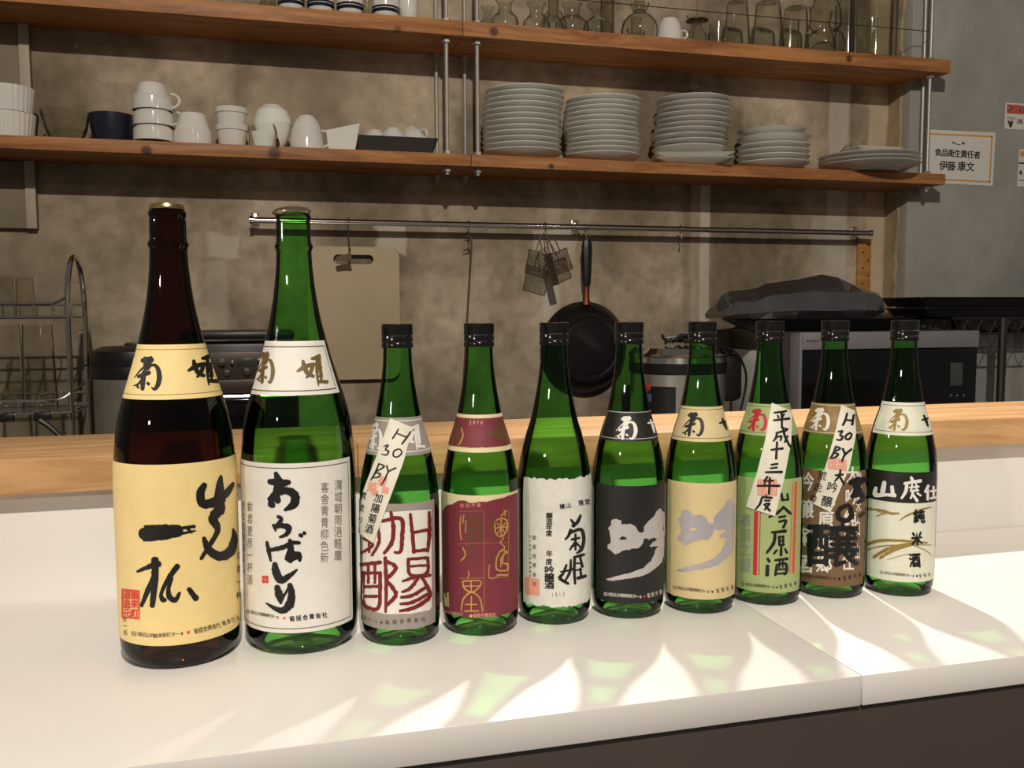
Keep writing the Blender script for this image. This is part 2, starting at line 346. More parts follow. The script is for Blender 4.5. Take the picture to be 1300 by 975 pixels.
M_SILVER = mat('silver_foil', lin(196, 184, 158), 0.25, 1.0)
def paper(name, r, g, b, rough=0.6, var=0.03, metal=0.0): return mat(name, lin(r, g, b), rough, metal, var=var, scale=90)
P_YEL = paper('yellow_paper', 240, 214, 148); P_WHITE = paper('white_paper', 232, 228, 220); P_GREY = paper('silver_grey_paper', 156, 148, 142, 0.45)
P_CREAM = paper('cream_paper', 226, 210, 168); P_MAROON = paper('maroon_paper', 122, 44, 58); P_WASHI = paper('washi_paper', 222, 220, 210, 0.8, 0.06)
P_BLACK = paper('black_paper', 30, 27, 26, 0.5); P_TAN = paper('tan_paper', 214, 194, 146); P_GRN = paper('pale_green_paper', 162, 178, 118); P_BRZ = paper('bronze_paper', 140, 112, 62, 0.4)
P_BRN = paper('brown_paper', 118, 90, 62); P_IVORY = paper('ivory_paper', 226, 226, 206); P_STRIP = paper('tag_paper', 228, 222, 206); P_SAGE = paper('sage_paper', 128, 146, 104)
I_BLACK = paper('black_ink', 16, 14, 14, 0.5); I_GREY = paper('grey_ink', 128, 122, 114); I_DIM = paper('dim_ink', 84, 76, 62); I_BRONZE = paper('bronze_ink', 112, 92, 50, 0.4); I_RED = paper('vermilion_ink', 222, 76, 58); I_CRIM = paper('crimson_ink', 190, 34, 54)
I_PINK = paper('faded_seal_ink', 232, 160, 138); I_DRED = paper('dark_red_ink', 118, 22, 30); I_WHITE = paper('white_ink', 232, 228, 220); I_GOLD = mat('gold_ink', lin(214, 172, 92), 0.35, 0.5); I_OLIVE = paper('olive_gold_ink', 150, 124, 60, 0.45)
I_DGOLD = paper('dark_gold_ink', 96, 66, 36); I_SILV = paper('silver_ink', 200, 196, 194, 0.45, metal=0.35); I_LAV = paper('lavender_silver_ink', 186, 180, 186, 0.42, metal=0.35); I_PATT = paper('pale_grey_ink', 142, 152, 128)

class Bottle:
    def __init__(s, i):
        s.i = i; s.c = Vector((POS[i][0], POS[i][1], 0)); big = i < 2
        pr = [q for q in (BIG if big else SMALL)][2:]
        s.z = [q[1] for q in pr]; s.r = [q[0] for q in pr]
        s.th0 = math.atan2(-s.c.y, -s.c.x)
    def R(s, z):
        Z = s.z
        if z <= Z[0]: return s.r[0]
        for k in range(len(Z) - 1):
            if z <= Z[k + 1]:
                t = (z - Z[k]) / max(1e-9, Z[k + 1] - Z[k]); return s.r[k] + t * (s.r[k + 1] - s.r[k])
        return s.r[-1]
    def S(s, px, py):
        """angle and height of the bottle surface seen at a photo pixel (clamped to the outline)"""
        d = ray(px, py); o = CAM - s.c; A = d.x * d.x + d.y * d.y; Bq = o.x * d.x + o.y * d.y
        z = CAM.z + d.z * (-Bq / A); r = s.R(z); t = 0
        for _ in range(7):
            disc = Bq * Bq - A * (o.x * o.x + o.y * o.y - r * r)
            t = (-Bq - math.sqrt(max(0, disc))) / A
            z = CAM.z + d.z * t; r = 0.5 * r + 0.5 * s.R(z)
        p = o + d * t
        return math.atan2(p.y, p.x), z
    def P(s, th, z, off):
        r = s.R(z) + off
        return (r * math.cos(th), r * math.sin(th), z)
def wrapang(a): return (a + math.pi) % (2 * math.pi) - math.pi

def patch(b, name, m, par, xl, xr, yt, yb, off=0.00035, tl=None, tb=None, seed=0, dl=0, dr=0):
    """a paper label round the bottle: left/right edge pixels (+ extra degrees beyond the outline), top/bottom pixels; tl/tb = torn edge depth in metres"""
    ym = (yt[1] + yb[1]) / 2
    th0 = b.S(xl, ym)[0]; th1 = b.S(xr, ym)[0]
    th0 -= math.radians(dl); th1 += math.radians(dr)
    if th1 < th0: th1 += 2 * math.pi
    z1 = b.S(*yt)[1]; z0 = b.S(*yb)[1]
    nth = max(10, int((th1 - th0) / 0.06)); nz_ = max(6, int((z1 - z0) / 0.004))
    if tl or tb: nth *= 3
    vs = []; fs = []
    for i in range(nth + 1):
        th = th0 + (th1 - th0) * i / nth
        za = z0 + (tb or 0) * noise.noise((th * 14, seed, 1.5)) + (tb or 0) * 0.6 * noise.noise((th * 50, seed, 4)); zb_ = z1 + (tl or 0) * noise.noise((th * 9, seed, 7.5)) + (tl or 0) * 0.5 * noise.noise((th * 50, seed, 9))
        for j in range(nz_ + 1):
            vs.append(b.P(th, za + (zb_ - za) * j / nz_, off))
    for i in range(nth):
        for j in range(nz_):
            a = i * (nz_ + 1) + j; fs.append((a, a + nz_ + 1, a + nz_ + 2, a + 1))
    g = G(); g.add(vs, fs)
    o = g.build(name, m, par); return o, (th0, th1, z0, z1)
def band(b, name, m, par, ring, lines, wid, off=0.0005):
    """printed frame lines on a label, ring = its (th0, th1, z0, z1); lines = list of (kind, inset metres)"""
    th0, th1, z0, z1 = ring; g = G()
    for kind, q in lines:
        if kind in 'tb':
            z = z1 - q if kind == 't' else z0 + q; n = max(8, int((th1 - th0) / 0.06)); r = b.R(z)
            a0 = th0 + (q / r if 'L' in kindset(lines) else 0); a1 = th1 - (q / r if 'R' in kindset(lines) else 0)
            vs = []
            for i in range(n + 1):
                th = a0 + (a1 - a0) * i / n
                vs += [b.P(th, z - wid / 2, off), b.P(th, z + wid / 2, off)]
            g.add(vs, [(2 * i, 2 * i + 2, 2 * i + 3, 2 * i + 1) for i in range(n)])
        else:
            n = 20; vs = []
            for i in range(n + 1):
                z = z0 + q + (z1 - z0 - 2 * q) * i / n; r = b.R(z)
                th = th0 + q / b.R((z0 + z1) / 2) if kind == 'L' else th1 - q / b.R((z0 + z1) / 2)
                vs += [b.P(th - wid / 2 / r, z, off), b.P(th + wid / 2 / r, z, off)]
            g.add(vs, [(2 * i, 2 * i + 2, 2 * i + 3, 2 * i + 1) for i in range(n)])
    return g.build(name, m, par)
def kindset(lines): return ''.join(k for k, _ in lines)

# glyph outlines from the built-in font
_gc = {}
def _raw(ch, bold, res):
    cu = bpy.data.curves.new('g', 'FONT'); cu.body = ch; cu.size = 1; cu.offset = bold; cu.resolution_u = res
    o = bpy.data.objects.new('g', cu); me = o.to_mesh()
    vs = [(v.co.x, v.co.y) for v in me.vertices]; fs = [tuple(p.vertices) for p in me.polygons]
    o.to_mesh_clear(); bpy.data.objects.remove(o); bpy.data.curves.remove(cu)
    return vs, fs
_ref = _raw('国', 0, 2)[0]
_cx = (min(v[0] for v in _ref) + max(v[0] for v in _ref)) / 2; _cy = (min(v[1] for v in _ref) + max(v[1] for v in _ref)) / 2
_sz = max(v[1] for v in _ref) - min(v[1] for v in _ref)
def glyph(ch, bold=0.0, res=2):
    k = (ch, bold, res)
    if k not in _gc:
        vs, fs = _raw(ch, bold, res)
        if ord(ch) < 0x2000 and vs:
            cx = (min(v[0] for v in vs) + max(v[0] for v in vs)) / 2; cy = (min(v[1] for v in vs) + max(v[1] for v in vs)) / 2
        else: cx, cy = _cx, _cy
        _gc[k] = ([((x - cx) / _sz, (y - cy) / _sz) for x, y in vs], fs)
    return _gc[k]
def T(s, pts, sx, sy=None, bold=0.0, rot=0, shear=0.0, rough=0.0, res=2):
    """characters spread along a pixel path; sx, sy = glyph size in pixels"""
    sy = sy or sx; out = []; n = len(s)
    for i, ch in enumerate(s):
        if ch == ' ': continue
        f = (i / (n - 1) if n > 1 else 0) * (len(pts) - 1); k = min(int(f), max(0, len(pts) - 2)); t = f - k
        p = pts[k] if len(pts) == 1 else (pts[k][0] + t * (pts[k + 1][0] - pts[k][0]), pts[k][1] + t * (pts[k + 1][1] - pts[k][1]))
        vs, fs = glyph(ch, 0, res); c, sn = math.cos(math.radians(rot)), math.sin(math.radians(rot)); q = []
        for x, y in vs:
            if rough:
                dx = rough * noise.noise((x * 9 + i * 5, y * 9, 1)); dy = rough * noise.noise((x * 9 + i * 5, y * 9, 8)); x += dx; y += dy
            X = (x + shear * y) * sx; Y = -y * sy
            q.append((p[0] + X * c - Y * sn, p[1] + X * sn + Y * c))
        e = bold * sx * 1.1
        for dx, dy in (((0, 0),) if not bold else ((-e, 0), (e, 0), (0, e), (0, -e))): out.append(([(x + dx, y + dy) for x, y in q], fs))
    return out
def K(strokes, ox=0, oy=0, k=1.0, kw=None, jit=0.0, asp=1.0):
    """brush strokes: lists of (x, y, width), scaled by k and moved to pixel (ox, oy)"""
    out = []; kw = kw or k
    for si, st in enumerate(strokes):
        P = [Vector((a[0] * k * asp + ox, a[1] * k + oy)) for a in st]; W = [a[2] * kw / 2 for a in st]; C_ = []
        n = len(P)
        for i in range(n - 1):
            p0, p1, p2, p3 = P[max(i - 1, 0)], P[i], P[i + 1], P[min(i + 2, n - 1)]; m = 7
            for j in range(m + (1 if i == n - 2 else 0)):
                t = j / m
                q = 0.5 * (2 * p1 + (p2 - p0) * t + (2 * p0 - 5 * p1 + 4 * p2 - p3) * t * t + (3 * p1 - p0 - 3 * p2 + p3) * t ** 3)
                C_.append((q, W[i] + (W[i + 1] - W[i]) * t))
        if n == 1: C_ = [(P[0], W[0]), (P[0] + Vector((0.01, 0)), W[0])]
        vs = []; fs = []; nn = len(C_)
        for i, (q, hw) in enumerate(C_):
            a = C_[max(i - 1, 0)][0]; b_ = C_[min(i + 1, nn - 1)][0]; t = (b_ - a); t = t.normalized() if t.length > 1e-9 else Vector((1, 0)); nrm = Vector((-t.y, t.x))
            h1 = hw * (1 + jit * noise.noise((i * .9, si * 7, ox))); h2 = hw * (1 + jit * noise.noise((i * .9, si * 7 + 3, oy)))
            vs += [tuple(q + nrm * h1), tuple(q - nrm * h2)]
            if i: fs.append((2 * i - 2, 2 * i, 2 * i + 1, 2 * i - 1))
        for q, hw, sgn, e in ((C_[0][0], C_[0][1], -1, 0), (C_[-1][0], C_[-1][1], 1, nn - 1)):
            t = (C_[1][0] - C_[0][0]) if e == 0 else (C_[-1][0] - C_[-2][0]); t = t.normalized() if t.length > 1e-9 else Vector((1, 0)); nrm = Vector((-t.y, t.x)); b0 = len(vs); mm = 6
            for j in range(mm + 1):
                a = math.pi * j / mm; vs.append(tuple(q + nrm * hw * math.cos(a) + t * sgn * hw * 0.8 * math.sin(a)))
            fs.append(tuple(range(b0, b0 + mm + 1)))
        out.append((vs, fs))
    return out
def poly(pts): return [([tuple(p) for p in pts], [tuple(range(len(pts)))])]
def decal(b, name, m, par, polys, off=0.0007, step=5.0, z_in=None):
    """ink shapes given in photo pixels, laid on the bottle's surface"""
    bm = bmesh.new()
    for vs, fs in polys:
        V = [bm.verts.new((x, y, 0)) for x, y in vs]
        for f in fs:
            try: bm.faces.new([V[i] for i in f])
            except ValueError: pass
    if not bm.verts: return None
    big = [f for f in bm.faces if max(v.co.x for v in f.verts) - min(v.co.x for v in f.verts) > step]
    if big:
        x0 = min(v.co.x for f in big for v in f.verts); x1 = max(v.co.x for f in big for v in f.verts); x = x0 + step
        while x < x1:
            big = [f for f in bm.faces if min(v.co.x for v in f.verts) < x < max(v.co.x for v in f.verts)]
            gm = list({e for f in big for e in f.edges}) + list({v for f in big for v in f.verts}) + big
            if big: bmesh.ops.bisect_plane(bm, geom=gm, plane_co=(x, 0, 0), plane_no=(1, 0, 0))
            x += step
        y0 = min(v.co.y for v in bm.verts); y1 = max(v.co.y for v in bm.verts); y = y0 + 8
        while y < y1:
            big = [f for f in bm.faces if min(v.co.y for v in f.verts) < y < max(v.co.y for v in f.verts) and max(v.co.y for v in f.verts) - min(v.co.y for v in f.verts) > 8]
            if big: bmesh.ops.bisect_plane(bm, geom=list({e for f in big for e in f.edges}) + list({v for f in big for v in f.verts}) + big, plane_co=(0, y, 0), plane_no=(0, 1, 0))
            y += 8
    bm.verts.index_update(); g = G()
    g.add([b.P(*b.S(v.co.x, v.co.y), off) for v in bm.verts], [[v.index for v in f.verts] for f in bm.faces]); bm.free()
    return g.build(name, m, par, 0)

def make_bottle(i, label, glassmat):
    big = i < 2; b = Bottle(i)
    t = thing('sake_bottle', label, 'bottle', tuple(b.c), 'sake bottles in a row on the bar')
    G().lathe(BIG if big else SMALL, 64).build('glass_body', glassmat, t)
    if big:
        m = M_SILVER if i == 1 else M_GOLD
        if i == 0: G().lathe([(0.0001, 0.4025), (0.0148, 0.4025), (0.0150, 0.404), (0.0138, 0.4068), (0.009, 0.4082), (0.0001, 0.4085)], 40).build('cap', m, t)
        else: G().lathe([(0.0001, 0.4015), (0.0160, 0.4015), (0.0176, 0.4028), (0.0176, 0.404), (0.0150, 0.4065), (0.009, 0.4082), (0.0001, 0.4085)], 40, M=TR(-0.0012, 0, 0) @ TR(0, 0, .403) @ RY(-3) @ TR(0, 0, -.403)).build('cap', m, t)
    else:
        pr = [(0.0138, 0.2775), (0.0146, 0.2775), (0.0149, 0.2795), (0.0146, 0.2815), (0.0143, 0.2820), (0.0143, 0.2826), (0.0147, 0.2832), (0.0147, 0.2872), (0.0143, 0.2880), (0.0143, 0.2886), (0.0147, 0.2893), (0.0147, 0.2988), (0.0141, 0.2998), (0.0001, 0.3)]
        G().lathe(pr, 40).build('cap', M_CAP, t)
    return b, t

KIKU = [[(80, 40, 34), (135, 28, 40), (168, 30, 28)], [(100, 14, 24), (112, 40, 40)], [(155, 8, 22), (160, 40, 36)], [(128, 35, 70), (120, 92, 60), (105, 118, 30)], [(118, 84, 28), (70, 118, 14), (8, 192, 4)],
        [(120, 95, 16), (180, 78, 24), (214, 110, 34), (228, 180, 42), (216, 250, 38), (186, 292, 26), (158, 275, 6)], [(44, 182, 26), (90, 165, 34), (140, 145, 32)], [(95, 140, 32), (86, 210, 40), (80, 292, 30)],
        [(85, 205, 34), (44, 246, 16), (4, 262, 6)], [(36, 268, 20), (46, 280, 16)], [(124, 238, 22), (136, 248, 24)]]
HIME = [[(6, 152, 16), (50, 125, 38), (90, 105, 36), (148, 92, 32)], [(54, 62, 24), (66, 110, 42), (94, 170, 36), (145, 196, 28)], [(140, 98, 34), (118, 165, 32), (84, 208, 16)], [(128, 42, 22), (160, 36, 34), (194, 16, 30)],
        [(172, 40, 24), (174, 160, 26), (188, 276, 12)], [(194, 24, 24), (200, 120, 30), (212, 196, 30)], [(178, 120, 18), (214, 122, 18)], [(180, 196, 18), (214, 198, 20)], [(184, 240, 28), (262, 244, 30)], [(206, 150, 18), (212, 240, 22)]]
ADDR = '石川県白山市鶴来新町タ一8'; CO = '菊姫合資会社'

# --- 1: large brown bottle, yellow label
b, t = make_bottle(0, 'large brown glass sake bottle with a yellow label, at the left end of the row', M_BROWN)
o, r = patch(b, 'neck_label', P_YEL, t, 173, 262, (212, 437.5), (222, 507), dl=25, dr=40)
band(b, 'border_line', I_OLIVE, o, r, [('t', 0.0042), ('b', 0.0042)], 0.0005)
decal(b, 'lettering', I_BLACK, o, K(KIKU, 170, 452, 0.143, kw=0.16) + K(HIME, 237.6, 448.8, 0.143, kw=0.16))
o, r = patch(b, 'front_label', P_YEL, t, 148, 303, (226, 589), (232, 818), dl=6, dr=12)
s = 1 / 3.611; ox, oy = 140, 580
st = [[(430, 128, 20), (412, 168, 30), (424, 215, 30), (480, 200, 28), (530, 165, 26), (560, 122, 12)], [(505, 88, 10), (500, 130, 26), (498, 200, 40), (500, 250, 34)], [(440, 222, 16), (500, 205, 40)],
      [(505, 230, 34), (470, 280, 34), (485, 315, 26), (488, 345, 18), (450, 410, 16), (415, 466, 12)], [(428, 372, 14), (450, 425, 28), (500, 455, 32), (548, 432, 34), (566, 370, 22), (560, 330, 6)],
      [(152, 350, 40), (165, 350, 58), (235, 345, 54), (312, 338, 42)], [(325, 326, 10), (385, 318, 12)], [(330, 350, 10), (388, 338, 6)], [(345, 322, 8), (372, 345, 10)],
      [(126, 525, 8), (185, 500, 18), (224, 490, 22)], [(206, 470, 26), (206, 560, 24), (194, 682, 18)], [(204, 540, 16), (172, 615, 18), (145, 682, 12)], [(308, 500, 20), (272, 550, 18), (236, 620, 12), (240, 652, 18), (252, 655, 14)],
      [(284, 555, 10), (268, 600, 14), (272, 640, 20), (298, 655, 18), (318, 622, 10)], [(360, 605, 16), (392, 648, 22)]]
decal(b, 'lettering', I_BLACK, o, K(st, ox, oy, s, kw=s * 1.32, jit=0.25) + T('清酒一杯', [(303.5, 705), (303, 756)], 7, 9) + T(ADDR, [(170, 804), (198, 807), (231, 804)], 5, 5.5, rot=-2) + T(CO, [(249, 801), (277, 793.5)], 5.5, 6.5, rot=-14) + T('鶴来仕込', [(284, 791), (301, 784)], 4.5, 6, rot=-18) + T('杜一氏', [(159.5, 786), (160, 803)], 5, 6))
def seal(x0, y0, x1, y1, chars, sk=0):
    """a red square seal: frame, two columns of characters"""
    wd, ht = x1 - x0, y1 - y0; out = K([[(x0, y0, wd * .09), (x1, y0 + sk, wd * .09)], [(x1, y0 + sk, wd * .09), (x1, y1 + sk, wd * .09)], [(x1, y1 + sk, wd * .09), (x0, y1, wd * .09)], [(x0, y1, wd * .09), (x0, y0, wd * .09)]])
    n = len(chars) // 2
    for c in range(2):
        out += T(chars[c * n:(c + 1) * n], [(x1 - wd * (.27 + .47 * c), y0 + ht * .5 / n + sk * .6), (x1 - wd * (.27 + .47 * c), y1 - ht * .5 / n + sk * .6)], wd * .42, ht * .9 / n, 0.045)
    return out
decal(b, 'red_seal', I_RED, o, seal(156, 748, 177, 783, '鶴来町酒造元', 2))
decal(b, 'red_dot', I_RED, o, K([[(238.5, 802.5, 4), (239.5, 802.5, 4)]]))

# --- 2: large green bottle, white label
b, t = make_bottle(1, 'large green glass sake bottle with a framed white label, beside the brown one', M_GREEN)
o, r = patch(b, 'neck_label', P_WHITE, t, 332, 418, (378, 433), (380, 502), dl=14, dr=8)
band(b, 'border_line', I_BRONZE, o, r, [('t', 0.005), ('b', 0.004), ('R', 0.004)], 0.0010)
decal(b, 'lettering', I_BRONZE, o, K(KIKU, 326, 446, 0.135, asp=0.68, kw=0.125) + K(HIME, 376.5, 449, 0.146, kw=0.15))
o, r = patch(b, 'front_label', P_WHITE, t, 309, 446, (380, 588), (384, 803), dl=10, dr=0)
band(b, 'border_line', I_DIM, o, r, [('t', 0.0042), ('b', 0.0042), ('R', 0.0042)], 0.0007)
s = 1 / 3.6125; ox, oy = 300, 560
st = [[(153, 184, 18), (200, 192, 32), (242, 188, 18)], [(182, 146, 14), (196, 190, 32), (184, 240, 26), (192, 275, 22)], [(160, 292, 22), (172, 250, 24), (228, 226, 26), (268, 248, 32), (264, 288, 32), (222, 316, 8)], [(158, 262, 22), (168, 296, 20)],
      [(192, 345, 12), (208, 358, 14), (186, 390, 16), (205, 386, 18), (240, 396, 24), (232, 425, 16), (200, 440, 8)], [(172, 384, 12), (182, 410, 8)],
      [(142, 462, 10), (150, 500, 16), (160, 548, 8)], [(162, 498, 14), (215, 486, 18), (256, 466, 16), (290, 466, 12)], [(246, 452, 12), (250, 505, 28), (242, 540, 28), (282, 522, 28), (292, 548, 10)], [(292, 430, 14), (300, 434, 14)], [(310, 420, 14), (316, 424, 10)],
      [(178, 562, 18), (184, 600, 30), (206, 636, 28), (246, 615, 18), (280, 588, 6)], [(188, 668, 20), (198, 705, 30), (206, 742, 10)], [(246, 658, 18), (254, 700, 26), (244, 750, 32), (205, 776, 22), (138, 742, 5)], [(206, 735, 10), (240, 670, 8)]]
decal(b, 'lettering', I_BLACK, o, K(st, ox, oy, s, kw=s * 1.28, jit=0.3) + T(CO, [(371, 785.5), (412, 780.5)], 6, 6.5, 0.02, rot=-5) + T(ADDR, [(315, 776), (353, 783.5)], 4, 4.5, rot=9))
decal(b, 'grey_lettering', I_GREY, o, T('渭城朝雨浥軽塵', [(429, 616), (428.5, 705)], 9, 12.5) + T('客舎青青柳色新', [(412, 619), (411.5, 708)], 9.5, 12.5))
decal(b, 'grey_lettering', I_GREY, o, T('勧君更尽一杯酒', [(318, 643), (318, 736)], 6, 12) + T('西出陽関無故人', [(310, 642), (310.4, 722)], 3, 11))
decal(b, 'red_seal', I_RED, o, seal(333.5, 731, 341, 739.5, '菊姫酒造'))
decal(b, 'red_dot', I_RED, o, K([[(360.8, 784.5, 3), (361.6, 784.5, 3)]]))

# --- 3: grey label, dark red seal script
def small_label_text(b, o, m, y, x0, x1, x2, dx, sl=0.12): pass
b, t = make_bottle(2, 'green sake bottle, grey label with dark red seal script, slanted H30BY paper tag', M_GREEN)
o, r = patch(b, 'neck_label', P_GREY, t, 478, 545, (512, 530), (512, 579), dl=30, dr=30)
band(b, 'border_line', I_WHITE, o, r, [('t', 0.0030), ('b', 0.0036)], 0.0008)
decal(b, 'lettering', I_WHITE, o, K(KIKU, 468.5, 536, 0.115, asp=0.6, kw=0.10) + K(HIME, 507, 538, 0.118, kw=0.12))
o, r = patch(b, 'front_label', P_GREY, t, 459, 551.5, (508, 639.5), (508, 799.5), dl=12, dr=1)
wp = [(462, 652), (547, 646.5), (547.5, 770), (545, 774.5), (520, 779), (490, 779.5), (470, 775), (461, 769.5)]
decal(b, 'white_panel', I_WHITE, o, poly(wp), 0.0006)
s = 1 / 3.145; ox, oy = 450, 510
st = [[(222, 448, 12), (230, 525, 15), (236, 600, 15)], [(296, 440, 12), (297, 520, 16), (290, 596, 13)], [(232, 522, 13), (294, 510, 12)],  [(236, 596, 14), (290, 590, 13)],
      [(112, 476, 13), (186, 466, 17), (190, 540, 17), (184, 596, 15), (160, 600, 9)], [(146, 440, 12), (156, 500, 17), (150, 560, 17), (120, 604, 12)],
      [(214, 626, 13), (222, 690, 14), (286, 684, 14), (290, 622, 13)], [(214, 628, 12), (290, 622, 12)], [(222, 656, 10), (286, 652, 10)], [(192, 716, 9), (240, 700, 15), (300, 692, 13)], [(252, 705, 13), (220, 745, 15), (190, 758, 10)],
      [(268, 702, 12), (290, 740, 16), (296, 780, 17), (240, 820, 16), (182, 834, 12)], [(280, 742, 13), (230, 772, 15), (186, 780, 11)], [(288, 768, 13), (230, 800, 15), (184, 806, 11)],
      [(28, 650, 14), (106, 640, 15)], [(38, 680, 15), (36, 790, 15), (60, 822, 15), (100, 815, 15), (104, 684, 15)], [(36, 684, 12), (106, 682, 13)], [(44, 738, 12), (100, 736, 12)], [(42, 776, 12), (100, 776, 12)], [(58, 648, 11), (58, 722, 11)], [(84, 646, 11), (84, 722, 11)],
      [(124, 622, 15), (128, 730, 15), (126, 838, 11)], [(126, 634, 14), (166, 662, 16), (130, 706, 15)], [(132, 716, 14), (166, 768, 17), (128, 812, 14)], [(96, 505, 12), (100, 560, 13), (72, 612, 11)], [(40, 545, 11), (76, 570, 13), (30, 604, 11)], [(60, 500, 11), (62, 600, 10)]]
decal(b, 'seal_script', I_DRED, o, K(st, ox, oy, s, jit=0.5), 0.0009)
decal(b, 'lettering', I_DIM, o, T('◆', [(484.5, 790)], 4) + T(CO, [(492, 790), (537, 786)], 5, 5.5, rot=-5) + T('新町タ一8', [(460, 783), (478, 789)], 3, 4, rot=16))
def strip(b, par, pts_l, pts_r, off=0.0016, name='paper_tag', m=None):
    """a stiff paper strip draped over shoulder and body: left and right edge pixels from top to bottom"""
    n = 22; q = []
    def lerp(P, t):
        f = t * (len(P) - 1); k = min(int(f), len(P) - 2); u = f - k
        return (P[k][0] + u * (P[k + 1][0] - P[k][0]), P[k][1] + u * (P[k + 1][1] - P[k][1]))
    mm = 8; front = []; back = []
    for i in range(n + 1):
        a = lerp(pts_l, i / n); c = lerp(pts_r, i / n)
        for j in range(mm + 1):
            p = (a[0] + (c[0] - a[0]) * j / mm, a[1] + (c[1] - a[1]) * j / mm); th, z = b.S(*p)
            front.append(b.P(th, z, off)); back.append(b.P(th, z, off - 0.0006))
    g = G(); N1 = len(front); fs = []
    for i in range(n):
        for j in range(mm):
            a = i * (mm + 1) + j; fs.append((a, a + 1, a + mm + 2, a + mm + 1)); fs.append((N1 + a, N1 + a + mm + 1, N1 + a + mm + 2, N1 + a + 1))
    edge = [j for j in range(mm + 1)] + [i * (mm + 1) + mm for i in range(1, n + 1)] + [n * (mm + 1) + j for j in range(mm - 1, -1, -1)] + [i * (mm + 1) for i in range(n - 1, 0, -1)]
    for k in range(len(edge)):
        a, c = edge[k], edge[(k + 1) % len(edge)]; fs.append((a, N1 + a, N1 + c, c))
    return g.add(front + back, fs).build(name, m or P_STRIP, par, 40)
tg = strip(b, t, [(496, 531), (480, 577), (463, 622), (456.5, 676)], [(523, 542.5), (512, 586), (497, 628), (475, 689)])
s = 1 / 6.5; ox, oy = 460, 530
st = [[(298, 92, 7), (278, 130, 11), (252, 172, 9)], [(280, 126, 8), (352, 156, 10)], [(392, 114, 9), (364, 160, 12), (325, 216, 11)], [(185, 236, 6), (218, 226, 10), (198, 262, 9), (222, 276, 11), (205, 306, 9), (168, 300, 6)],
      [(302, 256, 8), (266, 272, 10), (258, 312, 9), (290, 322, 9), (324, 290, 10), (310, 258, 8)], [(146, 378, 9), (118, 450, 11), (84, 512, 8)], [(150, 380, 7), (186, 402, 11), (126, 446, 7), (156, 464, 11), (136, 490, 9), (90, 494, 6)],
      [(206, 394, 9), (218, 442, 11)], [(276, 414, 11), (220, 446, 9), (190, 510, 11), (163, 556, 6)]]
decal(b, 'lettering', I_BLACK, tg, K(st, ox, oy, s, kw=s * 1.35) + T('加陽菊酒', [(482, 632), (470.5, 671)], 9.5, 11, 0.015, rot=14) + T('荒走り', [(464, 629), (459.5, 660)], 5.5, 8.5, 0.015, rot=12), 0.0019)
decal(b, 'red_seal', I_PINK, tg, [(q, f) for q, f in T('菊姫', [(486.5, 611), (474, 618)], 10, 12, 0.05, rot=12)] + T('鶴来', [(490, 622), (477, 625)], 8, 8, 0.05, rot=12), 0.00175)

# --- 4: maroon label
b, t = make_bottle(3, 'green sake bottle with a maroon label, gold seal script and 2016 on its neck', M_GREEN)
o, r = patch(b, 'neck_label', P_CREAM, t, 580, 638, (609, 526.5), (609, 574.5), dl=40, dr=40)
o2 = patch(b, 'maroon_band', P_MAROON, o, 580, 640, (609, 531), (609, 568), off=0.0006, dl=40, dr=40, tb=0.0006, seed=4)[0]
decal(b, 'lettering', I_PINK, o, T('2016', [(597.5, 536.5), (611.5, 536)], 4.6, 6.2, 0.02, shear=0.25), 0.0009)
decal(b, 'gold_crest', I_GOLD, o, K([[(586.5, 543, 1.5), (588.4, 552, 2), (586, 560, 2.2), (583, 565, 1.2)]]), 0.00095)
decal(b, 'dark_crest', I_DGOLD, o, K([[(578, 536, 6), (577, 548, 11), (574, 562, 8)], [(584, 537, 3), (583, 550, 4), (580, 562, 2)]], jit=0.5), 0.0009)
decal(b, 'dark_crest', I_DGOLD, o, K([[(632, 537, 5), (634, 546, 9), (637, 558, 8)], [(626, 547, 2), (620, 550, 5), (630, 551, 7)], [(624, 557, 2), (632, 556, 5)], [(640, 540, 6), (643, 562, 4)]], jit=0.5), 0.0009)
o, r = patch(b, 'front_label', P_CREAM, t, 562, 655, (609, 629), (609, 783), dl=12, dr=12)
tn = [(560, 784), (560, 653), (564, 646), (568, 641), (575, 640), (582, 635.5), (590, 635), (596, 638), (602, 638.5), (608, 636.5), (616, 637), (623, 635.5), (630, 633.5), (638, 632), (648, 628), (660, 624)]
xs = [562 + 1.55 * k for k in range(62)]
def edge_y(x):
    P = tn[1:]
    for k in range(len(P) - 1):
        if P[k][0] <= x <= P[k + 1][0]: u = (x - P[k][0]) / max(1e-6, P[k + 1][0] - P[k][0]); return P[k][1] + u * (P[k + 1][1] - P[k][1])
    return 630
mv = []; mf = []
for k, x in enumerate(xs):
    xx = min(max(x, 560.8), 657); th, zt = b.S(xx, edge_y(xx) + 1.2 * noise.noise((x * .6, 0, 0))); zb2 = r[2] - 0.0004
    for j in range(9): mv.append(b.P(th, zb2 + (zt - zb2) * j / 8, 0.0006))
    if k: mf += [((k - 1) * 9 + j, k * 9 + j, k * 9 + j + 1, (k - 1) * 9 + j + 1) for j in range(8)]
o2 = G().add(mv, mf).build('maroon_field', P_MAROON, o)
s = 1 / 5.909; ox, oy = 450, 730
sato = [[(815, 44, 9), (945, 42, 9), (930, 95, 10), (880, 126, 10), (828, 98, 10), (815, 44, 9)], [(815, 82, 8), (944, 80, 8)], [(876, 44, 9), (878, 124, 9)], [(804, 262, 9), (822, 175, 10), (880, 128, 10), (940, 172, 10), (960, 266, 9)], [(878, 156, 8), (878, 266, 8)], [(834, 219, 8), (920, 218, 8)], [(832, 267, 8), (932, 266, 8)], [(855, -30, 5), (862, -10, 6), (852, 20, 5)]]
s6 = 1 / 3.25; o6x, o6y = 555, 510
